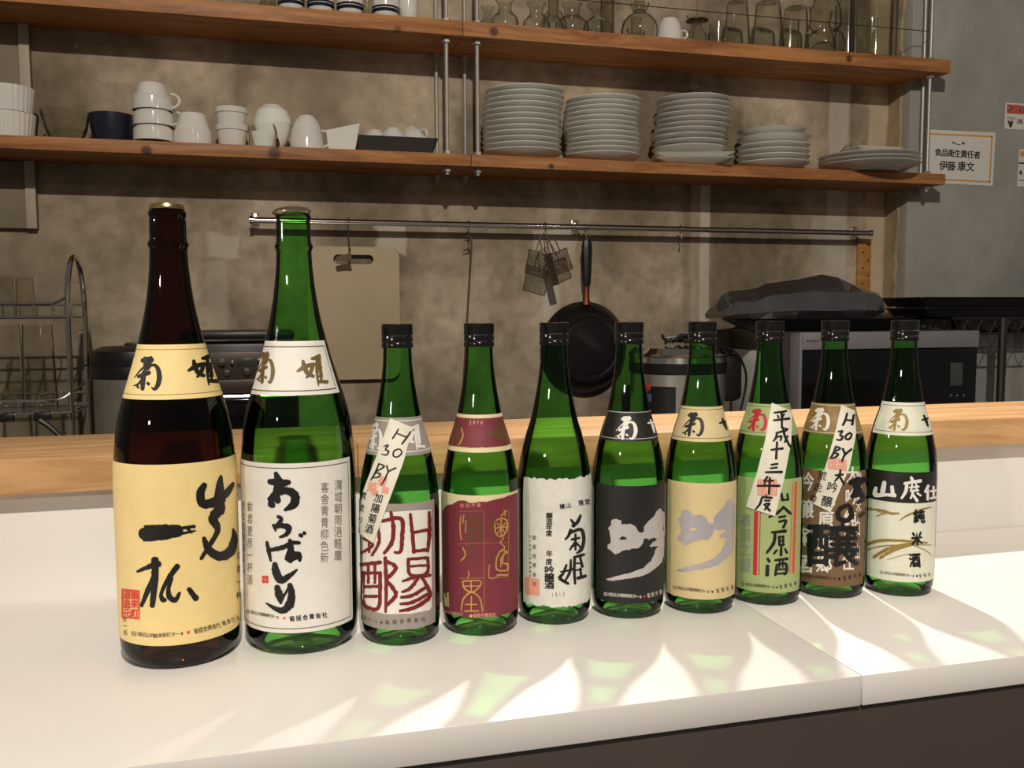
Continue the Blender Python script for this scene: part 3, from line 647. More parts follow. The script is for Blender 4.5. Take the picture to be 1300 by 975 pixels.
himes = [[(244, 640, 6), (244, 690, 7), (286, 694, 7), (286, 668, 7), (268, 664, 6), (272, 630, 7), (286, 620, 7), (262, 612, 6), (246, 640, 6)], [(246, 714, 7), (288, 714, 7)], [(258, 582, 5), (276, 600, 6), (262, 616, 5)], [(262, 640, 5), (260, 680, 5)], [(215, 672, 4), (214, 724, 4), (250, 722, 4)]]
kikus = [[(262, 470, 6), (284, 448, 6)], [(274, 446, 5), (278, 470, 5)], [(236, 500, 5), (240, 540, 6), (262, 556, 6), (284, 530, 7), (284, 490, 7), (262, 480, 6), (240, 490, 5)], [(240, 520, 5), (282, 516, 6)], [(262, 484, 6), (262, 552, 6)], [(246, 500, 5), (278, 540, 5)], [(278, 500, 5), (246, 544, 5)], [(272, 560, 5), (258, 580, 5)]]
decal(b, 'gold_seal_script', I_GOLD, o2, K(sato, ox, oy, s) + K(himes, o6x, o6y, s6) + K(kikus, o6x, o6y, s6) + K([[(100, 470, 4), (96, 520, 5), (102, 570, 5)], [(112, 465, 4), (108, 500, 4)], [(106, 600, 4), (118, 630, 5), (100, 655, 5)], [(120, 490, 4), (118, 540, 4)]], o6x, o6y, s6)
      + K([[(95, 452, 1.4), (190, 450, 1.4)], [(192, 450, 1.4), (194, 862, 1.4)], [(90, 585, 1.4), (290, 580, 1.4)], [(96, 728, 1.4), (192, 726, 1.4)], [(294, 446, 1.4), (290, 722, 1.4)], [(213, 728, 1.6), (290, 720, 1.6)], [(95, 866, 1.4), (194, 866, 1.4)]], o6x, o6y, s6), 0.0009)
decal(b, 'dark_seal_script', I_DGOLD, o2, T('鶴', [(603, 670)], 21, 34, rough=0.02) + T('乃', [(600, 705)], 17, 26) + K([[(205, 452, 6), (230, 480, 7), (214, 540, 8), (236, 560, 5)], [(225, 450, 5), (222, 470, 6)], [(206, 510, 6), (236, 520, 6)], [(216, 610, 6), (228, 640, 8), (212, 660, 6), (226, 664, 5)]], o6x, o6y, s6), 0.0008)
decal(b, 'lettering', I_PINK, o2, T('特別吟醸', [(587, 642), (608, 641)], 4.2, 5) + T('石川県白山市鶴来新町', [(562, 775.5), (587, 780)], 2.6, 3.6, rot=9) + T('◆', [(598, 781.5)], 4.5) + T(CO, [(603, 781.3), (627, 780)], 4.2, 5, 0.02, rot=-3), 0.0009)
decal(b, 'small_seal', P_TAN, o2, poly([(564.5, 753), (570.5, 752), (571, 770.5), (565.5, 769)]), 0.0008)

# --- 5: white washi label with torn edges
b, t = make_bottle(4, 'green sake bottle without a neck label, with a torn white paper label', M_GREEN)
o, r = patch(b, 'front_label', P_WASHI, t, 664.5, 748.5, (704, 608.5), (704, 770.5), dl=0, dr=22, tl=0.0022, tb=0.0022, seed=2)
s = 1 / 4.645; ox, oy = 650, 590
kik = [[(345, 322, 10), (362, 345, 20)], [(402, 298, 14), (385, 335, 22), (360, 365, 12)], [(352, 360, 12), (372, 352, 16)], [(345, 385, 22), (330, 420, 16), (312, 440, 10)], [(335, 405, 14), (395, 380, 20), (415, 400, 22), (420, 450, 20), (405, 500, 22), (378, 520, 8)], [(350, 440, 14), (395, 430, 14)], [(372, 410, 14), (372, 500, 12)], [(372, 450, 10), (340, 500, 12)], [(375, 455, 10), (400, 485, 12)], [(350, 480, 12), (385, 470, 10)],
       [(320, 590, 14), (300, 640, 16), (282, 668, 22), (330, 700, 16)], [(285, 630, 8), (340, 620, 14), (362, 610, 12)], [(345, 560, 12), (340, 630, 18), (308, 690, 10)], [(362, 545, 12), (400, 535, 20), (425, 528, 12)], [(368, 545, 16), (365, 620, 18), (370, 700, 14)], [(400, 548, 14), (412, 600, 18)], [(372, 580, 10), (410, 580, 10)], [(372, 620, 10), (408, 618, 10)], [(385, 668, 20), (432, 655, 18)], [(400, 610, 14), (405, 660, 14)]]
decal(b, 'lettering', I_BLACK, o, K(kik, ox, oy, s, jit=0.25) + T('横山 限定', [(713.5, 643), (745, 637)], 6, 6.5, 0.02, rot=-8) + T('醸造年度', [(697.5, 654.5), (697, 677)], 7.5, 7.2, 0.02) + T('年度', [(697.5, 703), (697, 713)], 7.5, 7.5, 0.02) + T('吟醸酒', [(697.5, 723.5), (697.5, 742.5)], 11, 9.5, 0.03)
      + T(CO, [(678.6, 682.5), (679, 741)], 4.6, 5.6) + T('石川県白山市鶴来新町', [(673.5, 681), (674, 731)], 2.6, 3.6))
decal(b, 'serial_number', I_GREY, o, T('1912', [(701.5, 755), (715.5, 754)], 4.2, 6.5, 0.01, rot=-3))
decal(b, 'red_seal', I_PINK, o, poly([(666.4, 732), (685, 735), (685.5, 756.5), (667, 754)]), 0.00055)

# --- 6 and 7: black and cream labels with the same big brush character
GIN = [(92, 575), (104, 560), (106, 540), (122, 533), (146, 540), (150, 556), (185, 554), (205, 562), (216, 580), (228, 592), (240, 590), (243, 572), (262, 543), (285, 522), (300, 495), (310, 488), (318, 500), (328, 503), (331, 560), (329, 625), (327, 690), (318, 715), (296, 742), (262, 764), (225, 778), (170, 790), (110, 796), (88, 795), (86, 790), (120, 780), (180, 766), (240, 742), (272, 712), (285, 685), (291, 665), (303, 650), (284, 650), (272, 656), (268, 646), (284, 630), (300, 620), (285, 613), (262, 620), (244, 616), (238, 640), (218, 658), (190, 660), (160, 667), (132, 682), (118, 684), (106, 670), (92, 662), (90, 645), (104, 635), (100, 600)]
def gin(ox, oy, k):
    P = []
    for q in range(len(GIN)):
        a_, c_ = GIN[q], GIN[(q + 1) % len(GIN)]
        for u in range(3):
            x, y = a_[0] + (c_[0] - a_[0]) * u / 3, a_[1] + (c_[1] - a_[1]) * u / 3
            P.append((ox + k * (x + 5 * noise.noise((x * .12, y * .12, 1))), oy + k * (y + 5 * noise.noise((x * .12, y * .12, 6)))))
    return poly(P)
def gin_hole(ox, oy, k): return poly([(ox + k * x, oy + k * y) for x, y in ((138, 620), (150, 607), (164, 610), (172, 620), (152, 622))])
b, t = make_bottle(5, 'green sake bottle with a black label and a big silver brush character', M_GREEN)
o, r = patch(b, 'neck_label', P_BLACK, t, 766.5, 829, (800, 522.5), (800, 560.5), dl=2, dr=30)
band(b, 'border_line', I_SILV, o, r, [('t', 0.0008), ('b', 0.0026), ('L', 0.0012)], 0.0007)
decal(b, 'lettering', I_WHITE, o, K(KIKU, 781.5, 528, 0.099, asp=1.12, kw=0.115) + K([[(825, 533, 2), (828, 541, 3.5), (830, 549, 2)], [(822, 537, 2), (829, 536, 2.5)]]))
o, r = patch(b, 'front_label', P_BLACK, t, 757, 838.5, (797, 617), (797, 766.5), dl=0, dr=14)
decal(b, 'brush_character', I_SILV, o, gin(745, 500, 1 / 3.362))
decal(b, 'brush_gap', P_BLACK, o, gin_hole(745, 500, 1 / 3.362), 0.0009)
decal(b, 'lettering', I_WHITE, o, T(ADDR, [(769, 754), (813, 757.5)], 4, 4.6, rot=3) + T('菊姫合資', [(823, 756), (838, 751.5)], 3.6, 5.5, rot=-10))
decal(b, 'red_dot', I_RED, o, K([[(817.5, 757, 2.4), (818, 757, 2.4)]]))
b, t = make_bottle(6, 'green sake bottle with a cream label and a big lavender silver brush character', M_GREEN)
o, r = patch(b, 'neck_label', P_TAN, t, 860, 922, (892, 516.5), (892, 561), dl=8, dr=30)
band(b, 'border_line', I_DIM, o, r, [('t', 0.0028), ('b', 0.0034)], 0.0005)
decal(b, 'lettering', I_BLACK, o, K(KIKU, 866, 523, 0.101, asp=1.12, kw=0.115) + K([[(916, 531, 2), (919, 538, 4), (922, 545, 2)], [(913, 537, 2), (920, 535, 3)]]))
o, r = patch(b, 'front_label', P_TAN, t, 847, 929.5, (889, 613.5), (889, 761), dl=0, dr=14)
decal(b, 'brush_character', I_LAV, o, gin(833.8, 488.5, 1 / 3.362))
decal(b, 'brush_gap', P_TAN, o, gin_hole(833.8, 488.5, 1 / 3.362), 0.0009)
decal(b, 'lettering', I_BLACK, o, T(ADDR, [(856.5, 745.5), (899, 751)], 3.8, 4.4, rot=4) + T('◆', [(904, 751)], 3) + T('菊姫合資', [(911, 750), (929, 745.5)], 3.6, 5.5, rot=-10))

# --- 8: pale green label, slanted tag
b, t = make_bottle(7, 'green sake bottle with a pale green label, red stripes and a slanted paper tag', M_GREEN)
o, r = patch(b, 'neck_label', P_GRN, t, 943, 1006, (974, 513), (974, 553.5), dl=4, dr=30)
band(b, 'border_line', I_BRONZE, o, r, [('t', 0.0026), ('b', 0.0030), ('L', 0.0022)], 0.0005)
decal(b, 'lettering', I_CRIM, o, K(KIKU, 948.5, 518.5, 0.094, asp=1.1, kw=0.108))
o, r = patch(b, 'front_label', P_GRN, t, 940, 1010.5, (972, 608), (972, 752.5), dl=8, dr=14)
s = 1 / 3.482; ox, oy = 925, 500
decal(b, 'pattern_panel', I_PATT, o, T('菊酒之郷', [(947, 661), (947.5, 716)], 11, 15, 0.05) + poly([(941, 716), (952, 719), (952, 727), (941, 725)]))
decal(b, 'red_stripe', I_CRIM, o, poly([(957.6, 649), (962.8, 650), (961, 730.5), (956, 729.5)]) + K([[(965.5, 650, 1.1), (963.5, 730, 1.1)]]))
decal(b, 'red_stripe', I_RED, o, poly([(1008.5, 612), (1011.5, 611), (1008, 727), (1005, 728.5)]) + K([[(1006, 613, 0.9), (1002, 728, 0.9)]]))
st = [[(232, 440, 10), (238, 470, 12)], [(258, 442, 9), (262, 468, 10)], [(234, 470, 9), (262, 466, 9)], [(242, 500, 10), (215, 525, 14), (178, 545, 8)], [(240, 498, 10), (262, 520, 14), (275, 530, 10)], [(222, 545, 10), (250, 540, 10)], [(222, 565, 10), (252, 560, 12), (240, 590, 12)],
      [(190, 612, 10), (250, 606, 16)], [(205, 615, 12), (198, 660, 16), (168, 702, 10)], [(222, 630, 12), (224, 668, 12)], [(240, 628, 10), (240, 668, 10)], [(222, 632, 9), (242, 630, 9)], [(222, 650, 8), (242, 648, 8)], [(222, 668, 9), (244, 666, 9)], [(232, 672, 10), (230, 712, 14)], [(212, 690, 10), (200, 706, 10)], [(248, 685, 10), (256, 702, 12)],
      [(172, 728, 12), (180, 740, 14)], [(172, 760, 16), (170, 800, 18)], [(205, 735, 10), (258, 728, 14)], [(212, 755, 11), (206, 800, 12)], [(212, 756, 10), (250, 750, 13), (254, 785, 14), (244, 798, 10)], [(225, 735, 8), (222, 768, 8)], [(238, 733, 8), (238, 765, 8)], [(212, 776, 8), (248, 774, 8)], [(210, 795, 8), (246, 792, 9)]]
decal(b, 'lettering', I_BLACK, o, K(st, ox, oy, s, jit=0.2) + T(ADDR, [(943, 741), (982, 745.5)], 3.6, 4.2, rot=4) + T('◆', [(986, 745.5)], 3) + T('菊姫合資', [(991, 745), (1009, 740.5)], 3.4, 5, rot=-10))
tg = strip(b, t, [(979.5, 511), (972, 556), (962, 598), (948, 643)], [(1004, 522), (1003, 562), (995, 606), (983.5, 655)])
st = [[(200, 82, 7), (235, 78, 8), (250, 74, 7)], [(214, 94, 6), (218, 104, 7)], [(240, 88, 7), (234, 102, 6)], [(198, 116, 8), (262, 108, 9)], [(230, 80, 8), (232, 148, 8)],
      [(208, 172, 7), (250, 160, 9)], [(212, 172, 8), (206, 195, 9), (196, 208, 6)], [(214, 190, 7), (230, 186, 8), (226, 205, 7)], [(236, 148, 8), (246, 190, 9), (268, 234, 8)], [(256, 185, 7), (244, 212, 7)], [(244, 150, 5), (256, 156, 7)], [(188, 246, 8), (236, 240, 9)], [(212, 212, 8), (208, 285, 9)],
      [(188, 312, 7), (214, 308, 8)], [(184, 328, 6), (212, 324, 7)], [(164, 345, 7), (232, 344, 10)], [(172, 365, 8), (158, 385, 8)], [(162, 385, 6), (196, 382, 8)], [(130, 405, 8), (222, 405, 9)], [(182, 370, 8), (178, 440, 9)], [(160, 388, 6), (160, 404, 6)], [(150, 455, 8), (190, 458, 9)], [(148, 458, 8), (140, 485, 9), (122, 508, 6)], [(160, 470, 7), (182, 470, 7)], [(162, 486, 8), (180, 484, 8), (160, 510, 7)], [(158, 488, 7), (182, 515, 9)], [(166, 446, 6), (170, 456, 6)]]
decal(b, 'lettering', I_BLACK, tg, K(st, ox, oy, s, kw=s * 1.2), 0.0019)
decal(b, 'red_seal', I_PINK, tg, seal(963, 609, 985, 628, '鶴来菊酒', 0), 0.00175)

# --- 9: brown label with white pattern, black brush writing, slanted tag
b, t = make_bottle(8, 'green sake bottle, brown label with white patterned characters and slanted H30BY tag', M_GREEN)
o, r = patch(b, 'neck_label', P_BRZ, t, 1024, 1083, (1054, 512.5), (1054, 551.5), dl=4, dr=30)
band(b, 'border_line', I_WHITE, o, r, [('t', 0.0016), ('b', 0.0016), ('L', 0.0012)], 0.0005)
decal(b, 'lettering', I_WHITE, o, K(KIKU, 1028, 517.5, 0.095, asp=1.1, kw=0.108))
o, r = patch(b, 'front_label', P_BRN, t, 1015, 1092, (1052, 598), (1052, 744), dl=5, dr=14)
s = 1 / 3.611; ox, oy = 1005, 500
decal(b, 'white_pattern', I_WHITE, o, T('吟醸菊酒', [(1024, 612), (1022.5, 716)], 17, 22, 0.03) + T('山廃原酒郷', [(1052, 604), (1046, 716)], 18, 20, 0.03) + T('大吟純米仕', [(1082, 603), (1076, 714)], 14, 19, 0.03) + T('鶴来白山', [(1090, 610), (1088, 700)], 6, 20, 0.02), 0.0006)
st = [[(268, 405, 26), (300, 400, 34), (335, 392, 26)], [(300, 390, 30), (296, 450, 40), (275, 470, 20)], [(300, 440, 30), (322, 470, 26)], [(262, 508, 14), (222, 525, 22), (212, 560, 24), (240, 582, 22), (272, 562, 24), (268, 520, 20)], [(300, 500, 14), (325, 480, 22)], [(310, 560, 14), (330, 545, 16)]]
decal(b, 'lettering', I_BLACK, o, K(st, ox, oy, s, jit=0.35) + T('醸', [(1057, 693)], 60, 52, 0.02, rough=0.03) + T(ADDR, [(1020, 730.5), (1060, 734.5)], 3.6, 4.2, rot=3) + T('◆', [(1065, 734.5)], 3.5) + T('菊姫合資', [(1072, 734), (1091, 729.5)], 3.4, 5, rot=-10), 0.0008)
tg = strip(b, t, [(1067.5, 513.5), (1061, 545), (1049, 590), (1033, 639)], [(1083.5, 521), (1085.5, 550), (1078, 592), (1054.5, 650)])
st = [[(250, 88, 7), (242, 120, 9), (232, 142, 8)], [(240, 118, 6), (276, 122, 8)], [(278, 96, 8), (272, 140, 9)], [(212, 172, 6), (230, 170, 8), (220, 188, 7), (232, 195, 9), (222, 210, 8), (204, 208, 5)], [(262, 178, 7), (246, 190, 8), (246, 206, 7), (262, 204, 8), (270, 186, 7), (262, 178, 7)],
      [(202, 240, 8), (192, 270, 9), (178, 294, 6)], [(204, 240, 6), (220, 250, 8), (194, 266, 6), (212, 276, 8), (198, 290, 7), (180, 294, 5)], [(232, 250, 8), (240, 270, 8)], [(270, 252, 8), (240, 280, 8), (228, 310, 6)],
      [(200, 372, 7), (232, 368, 8)], [(222, 348, 7), (216, 375, 8), (198, 398, 6)], [(216, 372, 7), (236, 410, 8)]]
decal(b, 'lettering', I_BLACK, tg, K(st, ox, oy, s, kw=s * 1.3) + T('吟醸', [(1056.5, 618.5), (1050, 636.5)], 12, 13, 0.015, rot=10) + T('荒走り', [(1044.5, 603.5), (1034, 633)], 10, 10.5, 0.01, rot=12), 0.0019)
decal(b, 'red_seal', I_PINK, tg, seal(1052, 581, 1073, 594, '菊姫酒造', 3), 0.00175)

# --- 10: ivory label, black heading, gold grass
b, t = make_bottle(9, 'green sake bottle at the right end, ivory label with black heading and gold grass', M_GREEN)
o, r = patch(b, 'neck_label', P_IVORY, t, 1113, 1177, (1146, 511), (1146, 553), dl=0, dr=30)
band(b, 'border_line', I_DIM, o, r, [('t', 0.0034), ('b', 0.0036), ('L', 0.0032)], 0.0005)
decal(b, 'lettering', I_OLIVE, o, K(KIKU, 1127, 518.5, 0.093, asp=1.15, kw=0.105))
decal(b, 'black_lettering', I_BLACK, o, K([[(1172, 527, 2), (1175, 534, 3.5), (1177.5, 541, 2)], [(1170, 533, 2), (1177, 531, 2.5)]]))
o, r = patch(b, 'front_label', P_IVORY, t, 1102, 1181.5, (1142, 599.5), (1142, 738.5), dl=0, dr=18)
o2, r2 = patch(b, 'black_heading', P_BLACK, o, 1103, 1181.5, (1142, 599), (1142, 638), off=0.0006, dl=0, dr=18)
s = 1 / 3.611; ox, oy = 1085, 500
st = [[(100, 430, 14), (98, 462, 22), (150, 462, 14), (185, 465, 18)], [(138, 405, 18), (132, 440, 24), (128, 462, 18)], [(172, 425, 16), (176, 460, 18)], [(258, 382, 12), (264, 396, 16)], [(228, 410, 12), (300, 398, 16)], [(238, 410, 14), (234, 445, 16), (215, 478, 10)], [(262, 415, 9), (258, 440, 9)], [(280, 412, 9), (282, 438, 9)], [(250, 428, 8), (292, 424, 9)], [(255, 445, 9), (290, 442, 10)], [(272, 440, 9), (256, 478, 10)], [(262, 455, 10), (285, 490, 14)], [(285, 455, 9), (300, 465, 10)], [(335, 420, 12), (322, 448, 14)], [(332, 440, 12), (332, 484, 12)], [(345, 446, 9), (372, 442, 10)], [(358, 425, 10), (358, 475, 10)], [(345, 478, 10), (372, 474, 10)]]
decal(b, 'heading_lettering', I_WHITE, o2, K(st, ox, oy, s), 0.0009)
gr = [[(68, 528, 7), (120, 532, 9), (170, 548, 12), (200, 545, 5)], [(102, 560, 4), (150, 545, 8), (205, 550, 5)], [(205, 580, 3), (250, 552, 9), (340, 520, 5)], [(70, 520, 3), (130, 545, 4)], [(240, 560, 4), (300, 530, 6), (350, 520, 3)], [(52, 690, 14), (120, 672, 14), (200, 672, 12), (330, 682, 7)], [(52, 715, 4), (150, 695, 6), (350, 692, 3)], [(90, 748, 14), (150, 712, 16), (230, 690, 12), (300, 680, 8)], [(118, 752, 12), (180, 716, 14), (260, 692, 8)], [(150, 760, 2), (240, 735, 3), (300, 740, 2)], [(260, 690, 4), (320, 715, 4), (350, 740, 2)]]
decal(b, 'gold_grass', I_OLIVE, o, K(gr, ox, oy, s, jit=0.4))
decal(b, 'lettering', I_BLACK, o, T('純米酒', [(1166.5, 655.5), (1161, 711.5)], 13, 16.5, 0.05, rough=0.07, rot=-3) + T(ADDR, [(1119, 726.5), (1159, 731)], 3.4, 3.8, rot=4) + T('◆', [(1163.5, 731)], 3) + T('菊姫合', [(1168, 731), (1179, 729)], 3, 4.6, rot=-8), 0.0008)
# ------------------------------------------------------------------ things on the shelves
M_CHINA = mat('white_china', lin(226, 222, 214), 0.12, var=0.015, spec=0.6); M_CHINA2 = mat('greyish_china', lin(238, 237, 228), 0.13, var=0.02, spec=0.6)
M_CLEAR = glass('clear_glass', (0.93, 0.93, 0.90, 1), (0.90, 0.89, 0.86, 1), rough=0.07, gloss=0.9, power=3.0, inner=1.10)
M_FILM = glass('clear_film', (0.94, 0.94, 0.92, 1), (0.62, 0.61, 0.58, 1), gloss=1.4, rough=0.12, inner=1.06)
M_NAVY = mat('navy_glaze', lin(30, 34, 48), 0.25); M_BLACKP = mat('black_plastic', lin(26, 25, 25), 0.4); M_CHAR = mat('charcoal_tray', lin(58, 54, 52), 0.55)
def hw(cx, py, half, Y): return (ax(cx + half, py, Y) - ax(cx - half, py, Y)) / 2
def wallprof(out, t=0.0025):
    """closed vessel: outer profile upward from the foot, inner wall back down"""
    inn = [(max(r - t, 0.0001), max(z, out[0][1] + t * 1.5)) for r, z in out[1:]][::-1]
    return [(0.0001, out[0][1])] + out + inn + [(0.0001, out[0][1] + t * 1.5)]
def vessel(name, label, cat, x, Y, z, prof, m, group=None, n=40, flip=0, wave=None, t=0.0025):
    pr = wallprof(prof, t)
    if flip: pr = [(r, flip - q) for r, q in pr][::-1]
    o = G().lathe(pr, n, wave=wave).build(name, m); o.location = (x, Y, z)
    return tag(o, label, cat, group)
# --- white inverted coffee cups with a step, far left
def cup(label, x, Y, z, r, h, rot, group, handle=True):
    t = thing('coffee_cup', label, 'cup', (x, Y, z), group, math.radians(rot))
    pr = wallprof([(r * .62, 0), (r * .66, 0.002), (r * .74, h * .2), (r * .84, h * .42), (r * .95, h * .54), (r * .985, h * .56), (r, h * .75), (r * 1.0, h)])
    G().lathe([(a, h - b) for a, b in pr][::-1], 40).build('body', M_CHINA, t)
    if handle: G().tube([(r * .95 + 0.021 * math.sin(math.pi * k / 10) , 0, h * .12 + h * .52 * (0.5 - 0.5 * math.cos(math.pi * k / 10))) for k in range(11)], 0.0036, 8).build('handle', M_CHINA, t)
    return t
Yc = 2.455; cr = hw(194, 150, 26, Yc); g_ = 'stack of white coffee cups at the left'
z0 = ZL; ch = az(193, 107, Yc) - az(193, 141, Yc); pit = az(193, 141, Yc) - az(193, 160.5, Yc); xx = ax(194, 150, Yc)
top0 = az(193, 107, Yc) - ch
cup('white coffee cup upside down, lowest of the stack of three', xx, Yc, max(ZL, top0 - 2 * pit), cr, ch, 25, g_, False)
cup('white coffee cup upside down, middle of the stack of three', xx + .001, Yc, max(ZL + pit * .9, top0 - pit), cr, ch, 5, g_)
cup('white coffee cup upside down, topmost of the stack of three', xx, Yc, max(ZL + pit * 1.8, top0), cr, ch, -12, g_)
cup('white coffee cup upside down on its own, right of the stack of three', ax(245, 165, Yc), Yc, ZL, hw(245, 170, 25, Yc), az(245, 145, Yc) - ZL, 100, None, True)
# --- fluted bowls at the far left edge
flw = lambda a: 1 + 0.025 * abs(math.sin(a * 15))
for k, lab in enumerate(('white fluted bowl at the far left, lower of two', 'white fluted bowl at the far left, upper of two')):
    r = hw(6, 140, 37, 2.46); h = (az(6, 110, 2.46) - ZL) / 2
    vessel('fluted_bowl', lab, 'bowl', ax(6, 140, 2.46), 2.475, ZL + k * h, [(r * .86, 0), (r * .9, 0.002), (r, h * .92), (r * 1.0, h - 0.001)], M_CHINA, 'white fluted bowls', 90, wave=flw)
r = hw(80, 142, 33, 2.46); h = az(82, 140, 2.46) - ZL
vessel('glass_bowl', 'clear glass bowl between the fluted bowls and the navy bowl', 'bowl', ax(80, 142, 2.46), 2.49, ZL, [(r * .55, 0), (r * .6, 0.002), (r * .85, h * .5), (r, h)], M_CLEAR)
r = hw(140, 142, 29, 2.47); h = az(136, 143, 2.47) - ZL
vessel('navy_bowl', 'dark navy bowl left of the coffee cup stack', 'bowl', ax(139, 142, 2.47), 2.50, ZL, [(r * .78, 0), (r * .82, 0.002), (r * .96, h * .55), (r, h)], M_NAVY)
# --- nested tumblers with a rim band
for k, (lab, yt, yb) in enumerate((('white rimmed ramekin, lower of the nested pair', 160, 184), ('white rimmed ramekin, upper of the nested pair', 138, 160))):
    Y = 2.45; r = hw(294.5, 150, 20, Y); zt = az(294, yt, Y); zbm = ZL if k == 0 else az(294, 161, Y) - 0.012; h = zt - zbm
    vessel('ramekin', lab, 'ramekin', ax(294.5 - k * .8, 160, Y), Y, zbm, [(r * .84, 0), (r * .86, 0.002), (r * .96, h - 0.0135), (r * 1.04, h - 0.013), (r * 1.06, h - 0.002), (r * 1.03, h)], M_CHINA, 'white rimmed ramekins')
vessel('shot_glass', 'slim clear glass between the ramekins and the bowl pair', 'glass', ax(320, 165, 2.45), 2.45, ZL, [(.007, 0), (.008, .002), (.009, az(320, 160, 2.45) - ZL)], M_CLEAR, None, 20, t=0.0012)
# --- bowl turned over on a bowl
Y = 2.47; r = hw(344, 160, 25, Y); zs = az(344, 158.5, Y); x = ax(345, 160, Y); h = zs - ZL
vessel('rice_bowl', 'white rice bowl standing upright under a turned over bowl', 'bowl', x, Y, ZL, [(r * .5, 0), (r * .55, 0.004), (r * .8, h * .35), (r * .96, h * .8), (r, h)], M_CHINA2, 'white rice bowls')
h2 = az(344, 134, Y) - zs
vessel('rice_bowl', 'white rice bowl turned over on top of the upright one', 'bowl', x + .002, Y, zs, [(r * .45, 0), (r * .5, 0.002), (r * .8, h2 * .3), (r * .97, h2 * .75), (r, h2)], M_CHINA2, 'white rice bowls', flip=h2)
Yf = 2.422
r = hw(336, 175, 15, Yf)
vessel('baking_case', 'small pleated paper baking case in front of the bowl pair', 'baking case', ax(335, 175, Yf), Yf, ZL, [(r * .75, 0), (r * .76, .001), (r, az(335, 168, Yf) - ZL)], M_CHINA2, None, 80, wave=lambda a: 1 + 0.03 * math.sin(a * 26), t=0.0008)
sp = thing('measuring_spoon', 'dark handled spoon leaning against the bowl pair at the shelf edge', 'spoon', (ax(352, 185, 2.408), 2.408, ZL))
G().tube([(0.0, -0.004, -0.006), (0.001, 0, 0.006), (0.0, 0.004, 0.02)], [0.006, 0.0055, 0.004], 8).build('grip', mat('dark_wood_grip', lin(52, 36, 26), 0.5), sp)
G().tube([(0, 0.004, 0.02), (-0.002, 0.006, 0.04), (-0.008, 0.008, 0.058)], [0.002, 0.0025, 0.0015], 8).build('shaft', M_STEEL, sp)
# --- rounded teacup upside down
def teacup(label, loc, r, h, rot, M=None, group=None):
    t = thing('teacup', label, 'teacup', loc, group, math.radians(rot)); M = M or Matrix.Identity(4)
    pr = wallprof([(r * .42, 0), (r * .46, 0.003), (r * .68, h * .16), (r * .86, h * .4), (r * .97, h * .72), (r, h)])
    G().lathe([(a, h - b) for a, b in pr][::-1], 40, M=M).build('body', M_CHINA, t)
    G().tube([(r * .88 + 0.022 * math.sin(math.pi * k / 10), 0, h * .10 + h * .48 * (0.5 - 0.5 * math.cos(math.pi * k / 10))) for k in range(11)], 0.0036, 8, M=M).build('handle', M_CHINA, t)
    return t
Y = 2.45; r = hw(388, 175, 22, Y)
teacup('white round teacup upside down, handle to the right, beside the bowl pair', (ax(389.5, 175, Y), Y - .004, ZL), r, az(388, 148, Y) - ZL, -12)
# --- square white dish and dark tray with teacups
x0, x1 = ax(413, 180, 2.45), ax(455, 175, 2.45); h0 = az(415, 169, 2.45) - ZL; h1 = az(450, 160, 2.45) - ZL
t = G(); dx = x1 - x0
t.loft([[(0.006, -.03, 0), (dx - .012, -.03, 0), (dx - .012, .05, 0), (0.006, .05, 0)], [(0, -.04, h0), (dx, -.04, h1), (dx, .06, h1), (0, .06, h0)], [(0.004, -.036, h0 - .001), (dx - .004, -.036, h1 - .001), (dx - .004, .056, h1 - .001), (0.004, .056, h0 - .001)], [(0.01, -.026, .006), (dx - .016, -.026, .006), (dx - .016, .046, .006), (0.01, .046, .006)]])
o = t.build('sloped_dish', M_CHINA2, None, 20); o.location = (x0, 2.45, ZL); tag(o, 'white rectangular dish with a sloping rim, left of the dark tray', 'dish')
xa, xb = ax(447, 180, 2.42), ax(557, 180, 2.42); cx = (xa + xb) / 2; L2 = (xb - xa) / 2; hT = az(500, 173.5, 2.42) - ZL
def rr(lx, ly, z, rad=.012, n=5):
    out = []
    for sx, sy, a0 in ((1, 1, 0), (-1, 1, 90), (-1, -1, 180), (1, -1, 270)):
        for k in range(n + 1):
            a = math.radians(a0 + 90 * k / n); out.append((sx * (lx - rad) + rad * math.cos(a), sy * (ly - rad) + rad * math.sin(a), z))
    return out
o = G().loft([rr(L2 - .014, .062, 0), rr(L2 - .002, .074, hT - .004), rr(L2, .076, hT), rr(L2 - .004, .072, hT), rr(L2 - .016, .060, .004)]).build('serving_tray', M_CHAR, None, 40); o.location = (cx, 2.49, ZL)
tag(o, 'dark grey serving tray with flared sides holding three white teacups', 'tray')
r = 0.043
for lab, px, Yq, rot, tilt in (('white teacup upside down at the left end of the dark tray', 476, 2.515, 20, 0), ('white teacup upside down at the front of the dark tray, handle to the right', 499, 2.475, -8, 0), ('white teacup upside down at the right of the dark tray, handle raised', 529, 2.505, -60, -25)):
    teacup(lab, (ax(px, 165, Yq), Yq, ZL + 0.0055 + (0.016 if tilt else 0)), 0.040, 0.066, rot, RY(tilt) if tilt else None, 'white teacups in the dark tray')
